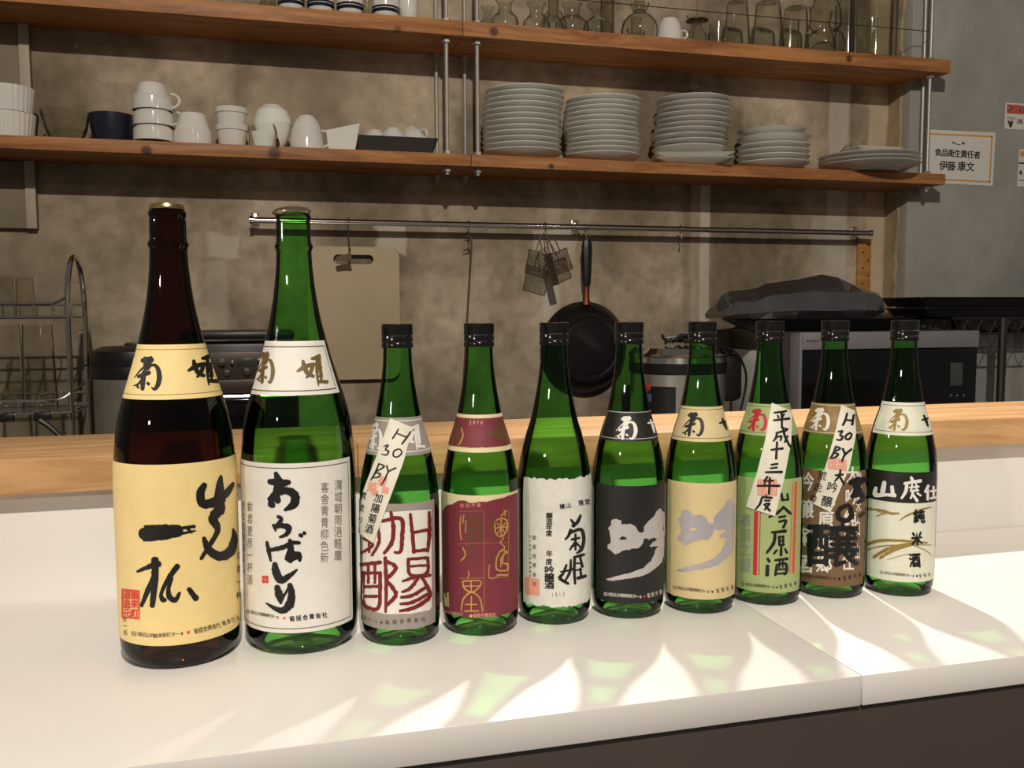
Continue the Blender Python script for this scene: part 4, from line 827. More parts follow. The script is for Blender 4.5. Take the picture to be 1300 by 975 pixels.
# --- plate stacks
def plate_mesh(r, h, m, n=56):
    return G().lathe([(0.0001, 0.002), (r * .55, 0.002), (r * .57, 0), (r * .61, 0), (r * .63, 0.003), (r * .72, h * .22), (r * .95, h * .74), (r * .995, h * .9), (r, h * .97), (r * .985, h), (r * .95, h * .93), (r * .72, h * .45), (r * .6, h * .32), (0.0001, h * .30)], n).build('round_plate', m)
ORD = ['lowest', 'second from the bottom', 'third from the bottom', 'fourth from the bottom', 'fifth from the bottom', 'sixth from the bottom', 'seventh from the bottom', 'eighth from the bottom', 'ninth from the bottom', 'tenth from the bottom', 'eleventh from the bottom', 'topmost']
def plate_stack(px, Y, n, ytop, r, m, where, group, zb, jit=0.002, pm=None, shift=None):
    x = ax(px, (ytop + 190) / 2, Y); zt = az(px, ytop, Y - r); h = 0.0235; pitch = (zt - zb - h) / max(1, n - 1); p = pm or plate_mesh(r, h, m)
    for k in range(n):
        o = p if k == 0 else p.copy()
        if k: C.objects.link(o)
        dx = shift(k) if shift else 0
        o.location = (x + dx + random.uniform(-jit, jit), Y + random.uniform(-jit, jit), zb + k * pitch); o.rotation_euler = (0, 0, random.uniform(0, 6))
        name = 'topmost' if k == n - 1 else ORD[k]
        tag(o, 'white round plate, %s in the %s' % (name, where), 'plate', group)
    return zb + (n - 1) * pitch + h, x
plate_stack(662, 2.483, 12, 104, 0.1100, M_CHINA2, 'tall plate stack beside the rods', 'plates in the stack beside the rods', ZL, shift=lambda k: 0.0035 * math.sin(k * .42 + 2.2) + .0008 * k)
plate_stack(764, 2.483, 12, 117, 0.1086, M_CHINA2, 'second plate stack from the rods', 'plates in the second stack', ZL, 0.003, shift=lambda k: 0.004 * math.sin(k * .7))
def square_plate(lab, x, Y, z, hx, hy, rot, m=M_CHINA2, h=0.017):
    o = G().loft([rr(hx * .6, hy * .6, 0, .01), rr(hx * .64, hy * .64, 0.003, .01), rr(hx * .97, hy * .97, h * .8, .008), rr(hx, hy, h, .006), rr(hx * .97, hy * .97, h, .006), rr(hx * .68, hy * .68, .006, .008)]).build('square_plate', m, None, 30)
    o.location = (x, Y, z); o.rotation_euler = (0, 0, math.radians(rot)); return tag(o, lab, 'plate', None)
x3 = ax(874, 190, 2.48)
for k, lab in enumerate(('white square plate, lower of the two under the third round plate stack', 'white square plate, upper of the two under the third round plate stack')):
    square_plate(lab, x3 + .002 * k, 2.472, ZL + 0.0125 * k, .112, .098, -17, h=0.017)['group'] = 'square plates under the third stack'
ztop3, _ = plate_stack(877, 2.483, 10, 116, 0.109, M_CHINA, 'stack standing on square plates', 'plates in the stack on square plates', ZL + 0.0315, 0.004, shift=lambda k: 0.016 * (k / 9) ** 1.5 - 0.004 + .004 * math.sin(k * 1.9))
def film(label, x, Y, z, w, h, d, seed):
    n = 22; m = 12; vs = []; fs = []
    for i in range(n + 1):
        for j in range(m + 1):
            u = i / n * 2 - 1; v = j / m * 2 - 1
            hh = h * max(0, (1 - abs(u) ** 1.3)) * (1 - v * v * .75) * (1 + .5 * noise.noise((u * 3, v * 3, seed)))
            vs.append((u * w, v * d, 0.001 + max(0, hh)))
    for i in range(n):
        for j in range(m):
            a = i * (m + 1) + j; fs.append((a, a + m + 1, a + m + 2, a + 1))
    o = G().add(vs, fs).build('plastic_film', M_FILM, None, 20); o.location = (x, Y, z); return tag(o, label, 'plastic film')
film('crumpled clear plastic film on top of the stack standing on square plates', ax(886, 110, 2.5), 2.49, ztop3, .058, .055, .05, 3)
z4, x4 = plate_stack(981, 2.483, 4, 177, 0.107, M_CHINA2, 'low stack under two shallow bowls', 'plates in the low stack', ZL, 0.003)
r = .108; pr = [(r * .55, 0), (r * .58, .003), (r * .75, .008), (r * .93, .022), (r, .030)]
o = vessel('shallow_bowl', 'white shallow bowl on the low plate stack, lower of two', 'bowl', x4 + .002, 2.483, z4 - .006, pr, M_CHINA2, 'shallow bowls on the low stack')
o = vessel('shallow_bowl', 'white shallow bowl on the low plate stack, upper of two', 'bowl', x4 - .006, 2.483, z4 + .014, [(a * .92, b) for a, b in pr], M_CHINA, 'shallow bowls on the low stack')
z5, x5 = plate_stack(1103, 2.44, 3, 186.5, 0.147, M_CHINA, 'wide stack at the right shelf end', 'large plates at the right shelf end', ZL, 0.001)
for k, lab in enumerate(('small white rectangular dish on the wide plates, lower of two', 'small white rectangular dish on the wide plates, upper of two')):
    square_plate(lab, x5 - .002, 2.42, z5 - .012 + .015 * k, .078, .042, 0, M_CHINA, .018)['group'] = 'rectangular dishes on the wide plates'
film('crumpled clear plastic film behind the wide plates at the right shelf end', ax(1085, 180, 2.54), 2.555, z5 - .006, .10, .06, .028, 9)
# --- upper shelf: banded mugs, cut off by the photograph's top
M_BAND = mat('navy_band', lin(26, 28, 44), 0.25)
YM = 2.43
def banded(px, label, ybot):
    r = hw(px, 8, 17, YM); x = ax(px, 5, YM)
    t = thing('banded_mug', label, 'mug', (x, YM, ZU), 'white mugs with navy bands')
    G().lathe(wallprof([(r * .86, 0), (r * .92, .003), (r * .97, .012), (r, .03), (r, .088), (r * .99, .09)]), 36).build('body', M_CHINA, t)
    for z, q in ((.0135, .004), (.0215, .003)):
        G().lathe([(r * .955 + .0006, z - q), (r * .99 + .0012, z + q)], 36).build('band', M_BAND, t)
    return t
for px, lab in ((369.5, 'white mug with navy bands, first from the left'), (407, 'white mug with navy bands, second from the left'), (444.5, 'white mug with navy bands, third from the left'), (489.5, 'white mug with navy bands, next to the plain white one')):
    banded(px, lab, 0)
r = hw(519, 8, 12, YM)
vessel('plain_mug', 'plain white tumbler right of the navy banded mugs', 'mug', ax(518.5, 10, YM), YM, ZU, [(r * .85, 0), (r * .9, .003), (r, .02), (r, .088)], M_CHINA)
for px, lab in ((340, 'clear glass left of the navy banded mugs, cut off by the top edge'), (466, 'clear glass between the third and fourth navy banded mugs')):
    r = hw(px, 5, 10, 2.47); vessel('tumbler', lab, 'glass', ax(px, 5, 2.47), 2.47, ZU, [(r * .8, 0), (r * .85, .004), (r, .1)], M_CLEAR, None, 28, t=.0015)
# --- glassware
def carafe(label, px, Y, ylip, yneck, wb, wl, wn, m=M_CLEAR):
    r = hw(px, 20, wb, Y); rl = hw(px, 20, wl, Y); rn = hw(px, 20, wn, Y); x = ax(px, 20, Y); h = az(px, ylip, Y) - ZU; zn = az(px, yneck, Y) - ZU
    pr = [(r * .7, 0), (r * .8, .003), (r * .97, zn * .22), (r, zn * .42), (r * .9, zn * .68), (r * .62, zn * .88), (rn * 1.02, zn), (rn, zn + (h - zn) * .35), (rl * .8, zn + (h - zn) * .7), (rl, h)]
    return vessel('sake_carafe', label, 'carafe', x, Y, ZU, pr, m, 'glass carafes on the upper shelf', 36, t=0.002)
carafe('small glass carafe first to the right of the rods', 619, 2.53, 10, 20, 9, 8, 5)
carafe('squat glass carafe second to the right of the rods', 641, 2.47, 0, 14, 17, 12, 8)
carafe('squat glass carafe with a wide lip, third to the right of the rods', 681, 2.47, 4.5, 18, 17, 12, 8)
carafe('squat glass carafe left of the tall flask, fourth from the rods', 726, 2.47, 6, 20, 21, 12, 9)
carafe('clear flask behind the fourth squat carafe, cut off by the top edge', 703, 2.57, -15, 12, 17, 8, 6)
carafe('round glass carafe with a stacked cup mouth, fifth from the rods', 759, 2.47, 7, 21, 18, 13, 6)
carafe('tall necked glass decanter beside the white jug', 812, 2.47, -12, 16, 22, 7, 6)
vessel('glass_cup', 'clear glass cup resting on the neck of the tall decanter', 'glass', ax(812, 10, 2.47), 2.47, az(812, 16, 2.47), [(.016, 0), (.020, .004), (.027, .018), (.028, .022)], M_CLEAR, None, 28)
vessel('tall_glass', 'tall straight clear glass behind the fifth carafe', 'glass', ax(772, 20, 2.55), 2.55, ZU, [(.016, 0), (.018, .004), (.019, .2)], M_CLEAR, None, 24, t=.0015)
r = hw(852, 36, 16, 2.46); h = az(852, 23, 2.46) - ZU
t = thing('white_jug', 'white egg shaped cup upside down among the glassware', 'cup', (ax(850, 36, 2.46), 2.46, ZU))
pr = wallprof([(r * .3, 0), (r * .55, h * .06), (r * .78, h * .25), (r * .95, h * .6), (r, h)])
G().lathe([(a, h - b) for a, b in pr][::-1], 36).build('body', M_CHINA, t)
G().tube(arc((r * .98 + .006, 0, .03), 0.011, -150, 150, 14), 0.0032, 8).build('handle', M_CHINA, t)
def stem(label, px, Y, ytop, wfoot):
    x = ax(px, 30, Y); rf = hw(px, 30, wfoot, Y); z1 = az(px, 26, Y) - ZU; h = az(px, ytop, Y) - ZU
    pr = [(rf * .8, 0), (rf * .85, .004), (rf * .9, z1 * .4), (rf * .45, z1 * .8), (.005, z1 * .93), (rf, z1 - .002), (rf, z1), (.008, z1 + .006), (.0035, z1 + .02), (.0035, h - .03), (.012, h - .02), (.02, h)]
    return vessel('stem_glass', label, 'glass', x, Y, ZU, pr, M_CLEAR, None, 32, t=.0015)
stem('stemmed glass standing just right of the white egg shaped cup', 885, 2.47, -12, 13)
def tumbler(label, px, Y, yt, wt, wb, flip=False, extra=0):
    x = ax(px, 30, Y); rt = hw(px, 30, wt, Y); rb = hw(px, 30, wb, Y); h = az(px, yt, Y) - ZU
    if flip: pr = [(rt, 0), (rt * 1.0, h * .18), (rt * 1.03, h * .2), (rb, h)]; pr = [(rt * .92, 0), (rt, .006), (rt * 1.04, h * .12), (rb * 1.12, h)]; return vessel('tumbler', label, 'glass', x, Y, ZU, pr, M_CLEAR, 'glass tumblers on the upper shelf', 36, flip=h, t=.0028)
    return vessel('tumbler', label, 'glass', x, Y, ZU, [(rb * .9, 0), (rb, .004), (rt, h)], M_CLEAR, 'glass tumblers on the upper shelf', 36, t=.0022)
tumbler('short clear tumbler at the back beside the stemmed glass', 912, 2.54, 30, 10, 9)
tumbler('clear tumbler upside down, first of the three tall ones', 936, 2.46, 2, 11.5, 14, True)
tumbler('clear tumbler upside down, second of the three tall ones', 975, 2.46, 3, 13.5, 17, True)
tumbler('clear tumbler upside down, third of the three tall ones', 1010, 2.48, 10, 12.5, 14, True)
tumbler('small clear tumbler in front of the third upside down tumbler', 1003, 2.43, 28, 10, 10)
carafe('large glass pitcher with a wide cone above a round base', 1048, 2.47, -20, 34, 22, 14, 17)
vessel('glass_bowl', 'clear glass bowl upside down at the foot of the large pitcher', 'bowl', ax(1046, 55, 2.425), 2.432, ZU, [(.012, 0), (.022, .004), (.036, .02), (.040, .032)], M_CLEAR, None, 32, flip=.032)
tumbler('tall narrow clear glass right of the large pitcher', 1077, 2.475, -20, 10, 9)
tumbler('wide clear glass jar at the right end of the glassware', 1111, 2.505, -25, 24, 23)
tumbler('slim cut glass tumbler in front of the wide jar', 1107, 2.415, 24, 6, 5)

# ------------------------------------------------------------------ rail and hanging utensils
YR = 2.54
M_CHROME = mat('chrome', lin(208, 204, 198), 0.14, 1.0, var=0.03)
xa, xb = ax(319, 281, YR), ax(1105, 295, YR); zr = (az(319, 281, YR) + az(1105, 295, YR)) / 2
rl = thing('hanging_rail', 'steel utensil rail mounted along the concrete wall under the shelves', 'rail', (xa, YR, zr))
G().tube([(0, 0, 0), (xb - xa, 0, 0)], 0.0085, 14).build('bar', M_CHROME, rl)
for px in (324, 738, 1098):
    x = ax(px, 285, YR) - xa
    G().tube([(x, 0.0, 0.0), (x, YW - YR - .004, 0.0)], 0.006, 10).box((x, YW - YR - .003, 0.004), (.022, .005, .042), .002).build('bracket', M_CHROME, rl)
for x in (0, xb - xa): G().lathe([(0.0001, -.004), (.011, -.004), (.011, .004), (.0001, .004)], 16, M=TR(x, 0, 0) @ RY(90)).build('end_cap', M_CHROME, rl)
M_WIRE = mat('hook_wire', lin(120, 108, 92), 0.4, 0.8)
def shook(x, z0, ln, label, Y=YR, group='S hooks on the rail'):
    o = G().tube([(x, Y + .0, zr + 0.0105)] and arc((x, Y, zr), 0.0108, 200, -20, 10, 'yz') + [(x, Y - .010 + .002, zr - ln * .5)] + [(x, Y - .004 - .006 + .012 * k / 6, zr - ln + .006 * abs(k - 3) / 3 - .006) for k in range(7)], 0.0016, 6).build('rail_hook', M_WIRE)
    return tag(o, label, 'hook', group)
YH = YR - .012
shook(ax(443, 290, YH), 0, zr - az(443, 316, YH), 'thin hook on the rail above the cutting board')
shook(ax(596, 290, YH), 0, zr - az(596, 304, YH), 'thin hook on the rail holding the long skewer')
shook(ax(694, 290, YH), 0, zr - az(694, 302, YH), 'thin hook on the rail holding the mesh strainers')
shook(ax(745, 290, YH), 0, zr - az(745, 302, YH), 'thin hook on the rail holding the frying pan')
shook(ax(866, 290, YH), 0, zr - az(866, 303, YH), 'empty thin hook on the rail right of the frying pan')
# cutting board
YB = 2.572; xl, xr_ = ax(391, 400, YB), ax(508, 400, YB); zt, zb = az(450, 313, YB), az(450, 482, YB); W_ = xr_ - xl; H_ = zt - zb
def rrect(x0, x1, z0, z1, rad, n=6):
    out = []
    for cx_, cz_, a0 in ((x1 - rad, z1 - rad, 0), (x0 + rad, z1 - rad, 90), (x0 + rad, z0 + rad, 180), (x1 - rad, z0 + rad, 270)):
        for k in range(n + 1):
            a = math.radians(a0 + 90 * k / n); out.append((cx_ + rad * math.cos(a), cz_ + rad * math.sin(a)))
    return out
def plate_with_slot(name, outer, inner, y0, y1, m, parent=None):
    """a board between y0 and y1 with one rounded slot through it; outer and inner run in step"""
    n = len(outer); rings = []
    g = G(); vs = [(p[0], y0, p[1]) for p in outer] + [(p[0], y0, p[1]) for p in inner] + [(p[0], y1, p[1]) for p in outer] + [(p[0], y1, p[1]) for p in inner]; fs = []
    for i in range(n):
        j = (i + 1) % n
        fs += [(i, j, n + j, n + i), (2 * n + i, 3 * n + i, 3 * n + j, 2 * n + j), (i, 2 * n + i, 2 * n + j, j), (n + i, n + j, 3 * n + j, 3 * n + i)]
    return g.add(vs, fs).build(name, m, parent, 30)
mb = mat('milky_plastic', lin(190, 170, 136), 0.45, var=0.10, scale=4); 
o = plate_with_slot('cutting_board', rrect(-W_ / 2, W_ / 2, -H_, 0, .03), rrect(-.055, .055, -.048, -.022, .0125), -.007, .007, mb); o.location = ((xl + xr_) / 2, YB + .012, zt)
tag(o, 'large milky plastic cutting board hung on the wall behind the second bottle', 'cutting board')
cl = thing('clip_brush', 'small brown hanging clip in front of the cutting board slot', 'clip', (ax(443, 322, YH), YH - .004, az(443, 322, YH)))
G().loft([[(0.004, -.004, .002), (0.008, -.004, -.018), (0.008, .004, -.018), (0.004, .004, .002)], [(-.014, -.006, -.003), (-.012, -.006, -.017), (-.012, .006, -.017), (-.014, .006, -.003)], [(-.036, -.004, -.010), (-.033, -.004, -.021), (-.033, .004, -.021), (-.036, .004, -.010)]]).build('jaw', mat('brown_clip', lin(96, 74, 44), 0.5), cl)
G().tube([(0.003, 0, .016), (0.003, 0, 0)], .0016, 6).build('loop', M_WIRE, cl)
# skewer / ladle
sk = thing('skewer', 'long thin metal skewer hanging from the rail behind the maroon bottle', 'skewer', (ax(597, 300, YH), YH - .003, az(597, 300, YH)))
dz = az(597, 300, YH) - az(589, 470, YH); dx = ax(589, 470, YH) - ax(597, 300, YH)
G().tube([(0.002, 0, 0), (0.0025, 0, -.03), (dx * .35 + .002, 0, -dz * .4), (dx, 0, -dz)], [.0026, .003, .0028, .0022], 7).build('shaft', M_WIRE, sk)
G().tube([(.002, 0, 0), (-.004, 0, .004), (-.018, 0, -.003)], .0018, 6).tube([(.002, 0, -.008), (-.006, 0, -.010), (-.018, 0, -.013)], .0018, 6).build('hanger', M_WIRE, sk)
# mesh strainers
def mesh_scoop(label, px, py, rot, tilt, w_, h_, Y):
    t = thing('mesh_strainer', label, 'strainer', (ax(px, py, Y), Y, az(px, py, Y)), 'mesh strainers hanging together')
    Mx = RY(rot) @ RX(tilt)
    G().tube([(-.012, 0, 0), (.012, 0, 0), (.016, 0, -.05), (-.016, 0, -.05)], .0019, 6, True, Mx).build('handle_loop', M_CHROME, t)
    G().tube([(-w_, 0, -.05), (w_, 0, -.05), (w_ * .9, 0, -.05 - h_), (-w_ * .9, 0, -.05 - h_)], .0022, 6, True, Mx).build('frame', M_WIRE, t)
    g = G(); n = 16
    for i in range(1, n):
        u = -1 + 2 * i / n; b_ = .012 * (1 - u * u)
        g.tube([(u * w_, b_ * (1 - (2 * k / 6 - 1) ** 2) + .001, -.05 - h_ * k / 6) for k in range(7)], .00085, 4, M=Mx)
        v = i / n; g.tube([((2 * k / 6 - 1) * w_, .012 * (1 - (2 * k / 6 - 1) ** 2) * (1 - (2 * v - 1) ** 2), -.05 - h_ * v) for k in range(7)], .00085, 4, M=Mx)
    o = g.build('mesh', mat('fine_wire_mesh', lin(104, 86, 64), 0.5, 0.5), t)
    return t
mesh_scoop('square wire mesh strainer hanging at a slant, nearest the wall', 697, 300, -22, 2, .037, .062, YR + .004)
mesh_scoop('square wire mesh strainer hanging at a slant, in front', 692, 300, 16, -6, .036, .068, YR - .022)
mesh_scoop('square wire mesh strainer turned edge on, hanging lowest', 690, 300, -14, -3, .010, .092, YR - .042)
# frying pan, base towards the room
YPN = 2.522; R_ = hw(743, 441, 55, YPN + .03); cxp, czp = ax(744, 441, YPN + .03), az(744, 441, YPN + .03)
M_IRON = mat('black_iron', lin(24, 22, 21), 0.38, 0.3, var=0.25, scale=60)
fp = thing('frying_pan', 'black frying pan hanging on the rail with its base towards the room', 'frying pan', (cxp, YPN, czp))
RB = RX(90)
pr = [(0.0001, .0), (R_ * .56, .0), (R_ * .58, .0018), (R_ * .64, .0018), (R_ * .66, 0), (R_ * .74, 0), (R_ * .765, .003), (R_ * .83, .010), (R_ * .92, .026), (R_ * .985, .044), (R_, .048), (R_ * .985, .0475), (R_ * .9, .027), (R_ * .68, .005), (0.0001, .004)]
G().lathe(pr, 64, M=RX(-90)).build('pan_body', M_IRON, fp)
zt = az(748, 300, YPN) - czp; hx = ax(748, 330, YPN) - cxp; zc = az(747, 362, YPN) - czp
G().loft([[(hx * .9 + sx * a, .02 + sy * c_, z) for sx, sy in ((1, 0), (.7, .7), (0, 1), (-.7, .7), (-1, 0), (-.7, -.7), (0, -1), (.7, -.7))] for a, c_, z in ((.010, .006, zc - .002), (.0115, .007, zc + .004), (.014, .009, zc + .03), (.0155, .010, zc + .07), (.0165, .010, zt - .03), (.013, .008, zt - .012), (.006, .004, zt))]).build('handle', M_BLACKP, fp)
G().loft([[(hx * .5 + sx * a, .024 + sy * a * .8, z) for sx, sy in ((1, 0), (.7, .7), (0, 1), (-.7, .7), (-1, 0), (-.7, -.7), (0, -1), (.7, -.7))] for a, z in ((.012, R_ * .93), (.0095, R_ + .008), (.0085, zc + .003))]).build('ferrule', mat('coppery_ferrule', lin(120, 72, 48), 0.35, 0.8, var=.3, scale=80), fp)
G().lathe([(0.0105, -.0025), (.0105, .0025)], 8, M=TR(hx * .9, .02, zt - .004) @ RX(90)).build('hanging_ring', M_WIRE, fp)
# wooden ruler
YU = 2.592; M_PINE = wood('pine_ruler', lin(176, 122, 62), lin(206, 152, 86))
z1, z0 = az(1096, 303, YU), az(1096, 400, YU); rx0, rx1 = ax(1088, 340, YU), ax(1105, 340, YU)
t = thing('wooden_ruler', 'wooden ruler with dark marks hanging at the right end of the rail', 'ruler', ((rx0 + rx1) / 2, YU, z0))
G().box((0, 0, (z1 - z0) / 2), (rx1 - rx0, .006, z1 - z0), .001).build('blade', M_PINE, t)
g = G()
for k in range(9): g.box((.012 - .018 * (k % 2), -.0033, (z1 - z0) * (.12 + .1 * k)), (.008, .0006, .004))
g.build('marks', I_BLACK, t)

# ------------------------------------------------------------------ appliances on the worktop
# microwave
xm0, xm1, ym0, ym1 = ax(1015, 430, 2.2), ax(1240, 430, 2.2), 2.2, 2.58; zm1 = (az(1015, 425, 2.2) + az(1240, 416.5, 2.2)) / 2; W_ = xm1 - xm0; D_ = ym1 - ym0; H_ = zm1 - ZK - .012
mw = thing('microwave_oven', 'grey microwave oven with a black door behind the right-hand bottles', 'microwave', (xm0, ym0, ZK))
M_LAV = mat('grey_lacquer', lin(150, 146, 150), 0.35, 0.3, var=.03); M_DGR = mat('dark_grey_lacquer', lin(92, 88, 88), 0.4, 0.3); M_BGL = mat('black_glass', lin(12, 12, 15), 0.12, spec=0.5)
G().box((W_ / 2, D_ / 2 + .01, .012 + H_ / 2), (W_, D_ - .02, H_), .006).build('housing', M_DGR, mw)
G().box((W_ / 2, .004, .012 + H_ - .024), (W_, .03, .048), .003).build('trim_strip', M_LAV, mw)
G().box((W_ * .5, .006, .012 + (H_ - .05) / 2), (W_ - .004, .026, H_ - .05), .003).build('door', M_BGL, mw)
G().box((-.002, .012, .012 + H_ / 2), (.008, .05, H_ - .004), .002).build('door_edge', M_LAV, mw)
dxp = ax(1215, 475, 2.19) - xm0
G().box((dxp, -.0075, az(1215, 475, 2.19) - ZK), (.042, .002, .066), .0005).build('display', mat('grey_display', lin(70, 76, 70), 0.3), mw)
g = G()
for px in (1208, 1216, 1224): g.box((ax(px, 502, 2.19) - xm0, -.0075, az(px, 502, 2.19) - ZK), (.006, .0012, .005))
g.build('key_marks', I_GREY, mw)
G().box((-.003, D_ * .73, .012 + H_ * .42), (.006, D_ * .42, H_ * .78), .004).build('side_panel', mat('pale_grey_panel', lin(226, 224, 220), 0.45), mw)
for x in (.05, W_ - .05):
    for y in (.06, D_ - .06): G().lathe([(0.0001, 0), (.014, 0), (.016, .0125), (.0001, .0125)], 16, (x, y, 0)).build('foot', M_BLACKP, mw)
ctx = ax(1032, 432.5, 2.188) - xm0
g = G()
for k in range(5): g.box((ctx - .016 + k * .008, -.0113, az(1032, 433, 2.188) - ZK), (.005, .0006, .005))
g.build('badge', M_DGR, mw)
# black round pan and foil bag on the microwave
xp = ax(1035, 405, 2.4); rp = .285
tag(G().lathe([(0.0001, 0), (rp * .72, 0), (rp * .78, .004), (rp, .034), (rp * 1.01, .036), (rp * .98, .036), (rp * .77, .008), (0.0001, .006)], 64, M=Matrix.Diagonal((1.05, .60, 1, 1))).build('grill_pan', M_IRON), 'wide shallow black pan lying on the microwave under the crumpled bag', 'pan').location = (xp, 2.39, zm1)
def bag(label, x, Y, z):
    P = [(906, 411, 404, 398), (914, 411, 398, 384), (921, 410, 392, 378.5), (944, 411, 392, 376.5), (957, 412, 386, 375.5), (966, 412, 384, 368.5), (984, 412.5, 382, 366.5), (1008, 412.5, 380, 363), (1038, 413, 379, 357.5), (1058, 413, 379, 361.5), (1078, 412, 381, 369), (1096, 410, 384, 376), (1110, 408, 387, 380.5)]
    vs = []; fs = []; zr_ = az(1010, 412.5, Y); n = 7
    for i, (px, yb, yf, yt) in enumerate(P):
        X = ax(px, 390, Y) - x; e = .35 + .65 * math.sin(math.pi * (i + .6) / (len(P) + .2)); zb_ = 0.0; zf = az(px, yf, Y) - zr_; zt_ = az(px, yt, Y) - zr_
        for k, (yy, zz) in enumerate(((-.10, zb_), (-.115, zb_ + .3 * zf), (-.085, zf), (-.02, zt_), (.05, zt_ * .8), (.11, zt_ * .4), (.12, 0))):
            vs.append((X + .006 * noise.noise((i * 1.7, k * 2.3, 1)), yy * e + .014 * noise.noise((i * 1.3, k * 1.9, 4)), zz + (.005 * noise.noise((i * 1.9, k * 2.7, 8)) if 0 < k < 6 else 0)))
    for i in range(len(P) - 1):
        for k in range(n): a_, b_, c_, d_ = i * n + k, i * n + (k + 1) % n, (i + 1) * n + (k + 1) % n, (i + 1) * n + k; fs += [(a_, d_, c_), (a_, c_, b_)] if (i + k) % 2 else [(a_, d_, b_), (d_, c_, b_)]
    fs += [tuple(range(n)), tuple(range((len(P) - 1) * n, len(P) * n))]
    o = G().add(vs, fs).build('foil_bag', mat('dark_metallic_film', lin(138, 136, 136), 0.22, 0.85, var=.1, scale=18, bump=.6, bscale=55), None, 0)
    o.location = (x, Y, z); return tag(o, label, 'bag')
bag('crumpled dark silver bag lying on the black pan over the microwave', xp, 2.36, zm1 + .037)
# rice cookers
def cooker(label, x, Y, r, zt, body_m, panel=False, cx=1):
    t = thing('rice_cooker', label, 'rice cooker', (x, Y, ZK)); h = zt - ZK
    G().lathe([(0.0001, 0), (r * .94, 0), (r * .97, .01), (r * .97, .055), (0.0001, .055)], 48).build('base', M_BLACKP, t)
    G().lathe([(r * .97, .055), (r, .06), (r, h - .075), (r * .97, h - .072)], 48).build('body', body_m, t)
    G().lathe([(r * .99, h - .075), (r * 1.03, h - .07), (r * 1.04, h - .045), (r * 1.02, h - .04)], 48).build('rim', M_BLACKP, t)
    return t, h
t, h = cooker('black and steel rice cooker at the left behind the brown bottle', -.300, 2.35, .092, az(160, 441, 2.28), mat('satin_steel', lin(176, 170, 162), 0.38, 0.75, var=.12, scale=24, stretch=(1, 1, .05)))
G().lathe([(.0955, h - .045), (.098, h - .03), (.094, h - .010), (.07, h), (.0001, h + .003)], 48).build('lid', M_BLACKP, t)
G().box((0, 0.02, h + .004), (.04, .05, .008), .003).build('lid_knob', M_BLACKP, t)
xr0 = ax(860, 480, 2.3)
t, h = cooker('large steel rice cooker with a black control panel between the bottles', xr0, 2.3, .128, az(860, 440, 2.2), mat('bright_satin_steel', lin(226, 222, 216), 0.3, 0.9, var=.04, scale=20))
G().lathe([(.133, h - .045), (.130, h - .03), (.134, h - .026), (.134, h - .021), (.118, h - .006), (.06, h + .002), (.0001, h + .004)], 48).build('lid', M_CHROME, t)
a0 = math.atan2(-2.3, -xr0); pa = [a0 - .60 + 1.0 * k / 14 for k in range(15)]
pa = [a0 - .75 + .72 * k / 14 for k in range(15)]
g = G(); zz0, zz1 = .075, h - .105
vs = []; fs = []
for a in pa:
    for rr_, z in ((.1285, zz0), (.1325, zz0 + .004), (.1325, zz1 - .004), (.1285, zz1)): vs.append((rr_ * math.cos(a), rr_ * math.sin(a), z))
for i in range(14):
    for j in range(3): fs.append((i * 4 + j, i * 4 + 4 + j, i * 4 + 5 + j, i * 4 + 1 + j))
fs += [(0, 1, 2, 3), (56, 57, 58, 59)]
pnl = g.add(vs, fs).build('control_panel', M_BLACKP, t, 30)
def button(px, py, rad, m, nm, sq=False):
    # on the panel's face
    d = ray(px, py); o_ = CAM - Vector((xr0, 2.3, 0)); A = d.x ** 2 + d.y ** 2; Bq = o_.x * d.x + o_.y * d.y; tt = (-Bq - math.sqrt(max(0, Bq * Bq - A * (o_.x ** 2 + o_.y ** 2 - .1328 ** 2)))) / A; p = o_ + d * tt
    Mx = TR(p.x, p.y, p.z - ZK) @ RZ(math.degrees(math.atan2(p.y, p.x)) + 90) @ RX(90)
    g = G()
    if sq: g.box((0, 0, 0), (rad * 1.7, rad * 2.6, .003), .001, Mx)
    else: g.lathe([(0.0001, -.002), (rad, -.002), (rad, .0015), (rad * .9, .002), (.0001, .002)], 20, M=Mx)
    return g.build(nm, m, pnl)
button(822, 492, .0105, mat('red_button', lin(196, 56, 50), 0.4), 'red_button')
button(824, 505, .0085, mat('blue_button', lin(72, 104, 124), 0.4), 'blue_button', True)
G().tube([(-.05, -.03, h + .006), (-.055, -.05, h + .022), (-.02, -.06, h + .026), (.005, -.04, h + .008)], .004, 8).build('lid_handle', M_CHROME, t)
G().box((.138, -.02, h - .09), (.07, .07, .13), .018).build('side_handle', M_BLACKP, t)
cz = ZK + h + .007
pts = []
for k in range(60):
    a = k * .42; pts.append((xr0 - .055 + .0024 * k * .8 + .030 * math.cos(a), 2.235 + .022 * math.sin(a) + .0006 * k, cz + .004 + .006 * (1 + math.sin(k * 1.3)) + (.006 if k % 9 > 5 else 0)))
for q in ((905, 440), (922, 441), (938, 452), (947, 475), (945, 500), (935, 540), (930, 560)): pts.append(tuple(at(q[0], q[1], 2.235 - .02 * (q[1] > 500))))
sm = []
for k in range(len(pts) - 1):
    p0, p1, p2, p3 = [Vector(pts[min(max(q, 0), len(pts) - 1)]) for q in (k - 1, k, k + 1, k + 2)]
    for j in range(4):
        u = j / 4; sm.append(tuple(0.5 * (2 * p1 + (p2 - p0) * u + (2 * p0 - 5 * p1 + 4 * p2 - p3) * u * u + (3 * p1 - p0 - 3 * p2 + p3) * u ** 3)))
G().tube(sm, .0034, 7, M=TR(-xr0, -2.3, -ZK)).build('power_cord', M_BLACKP, t)
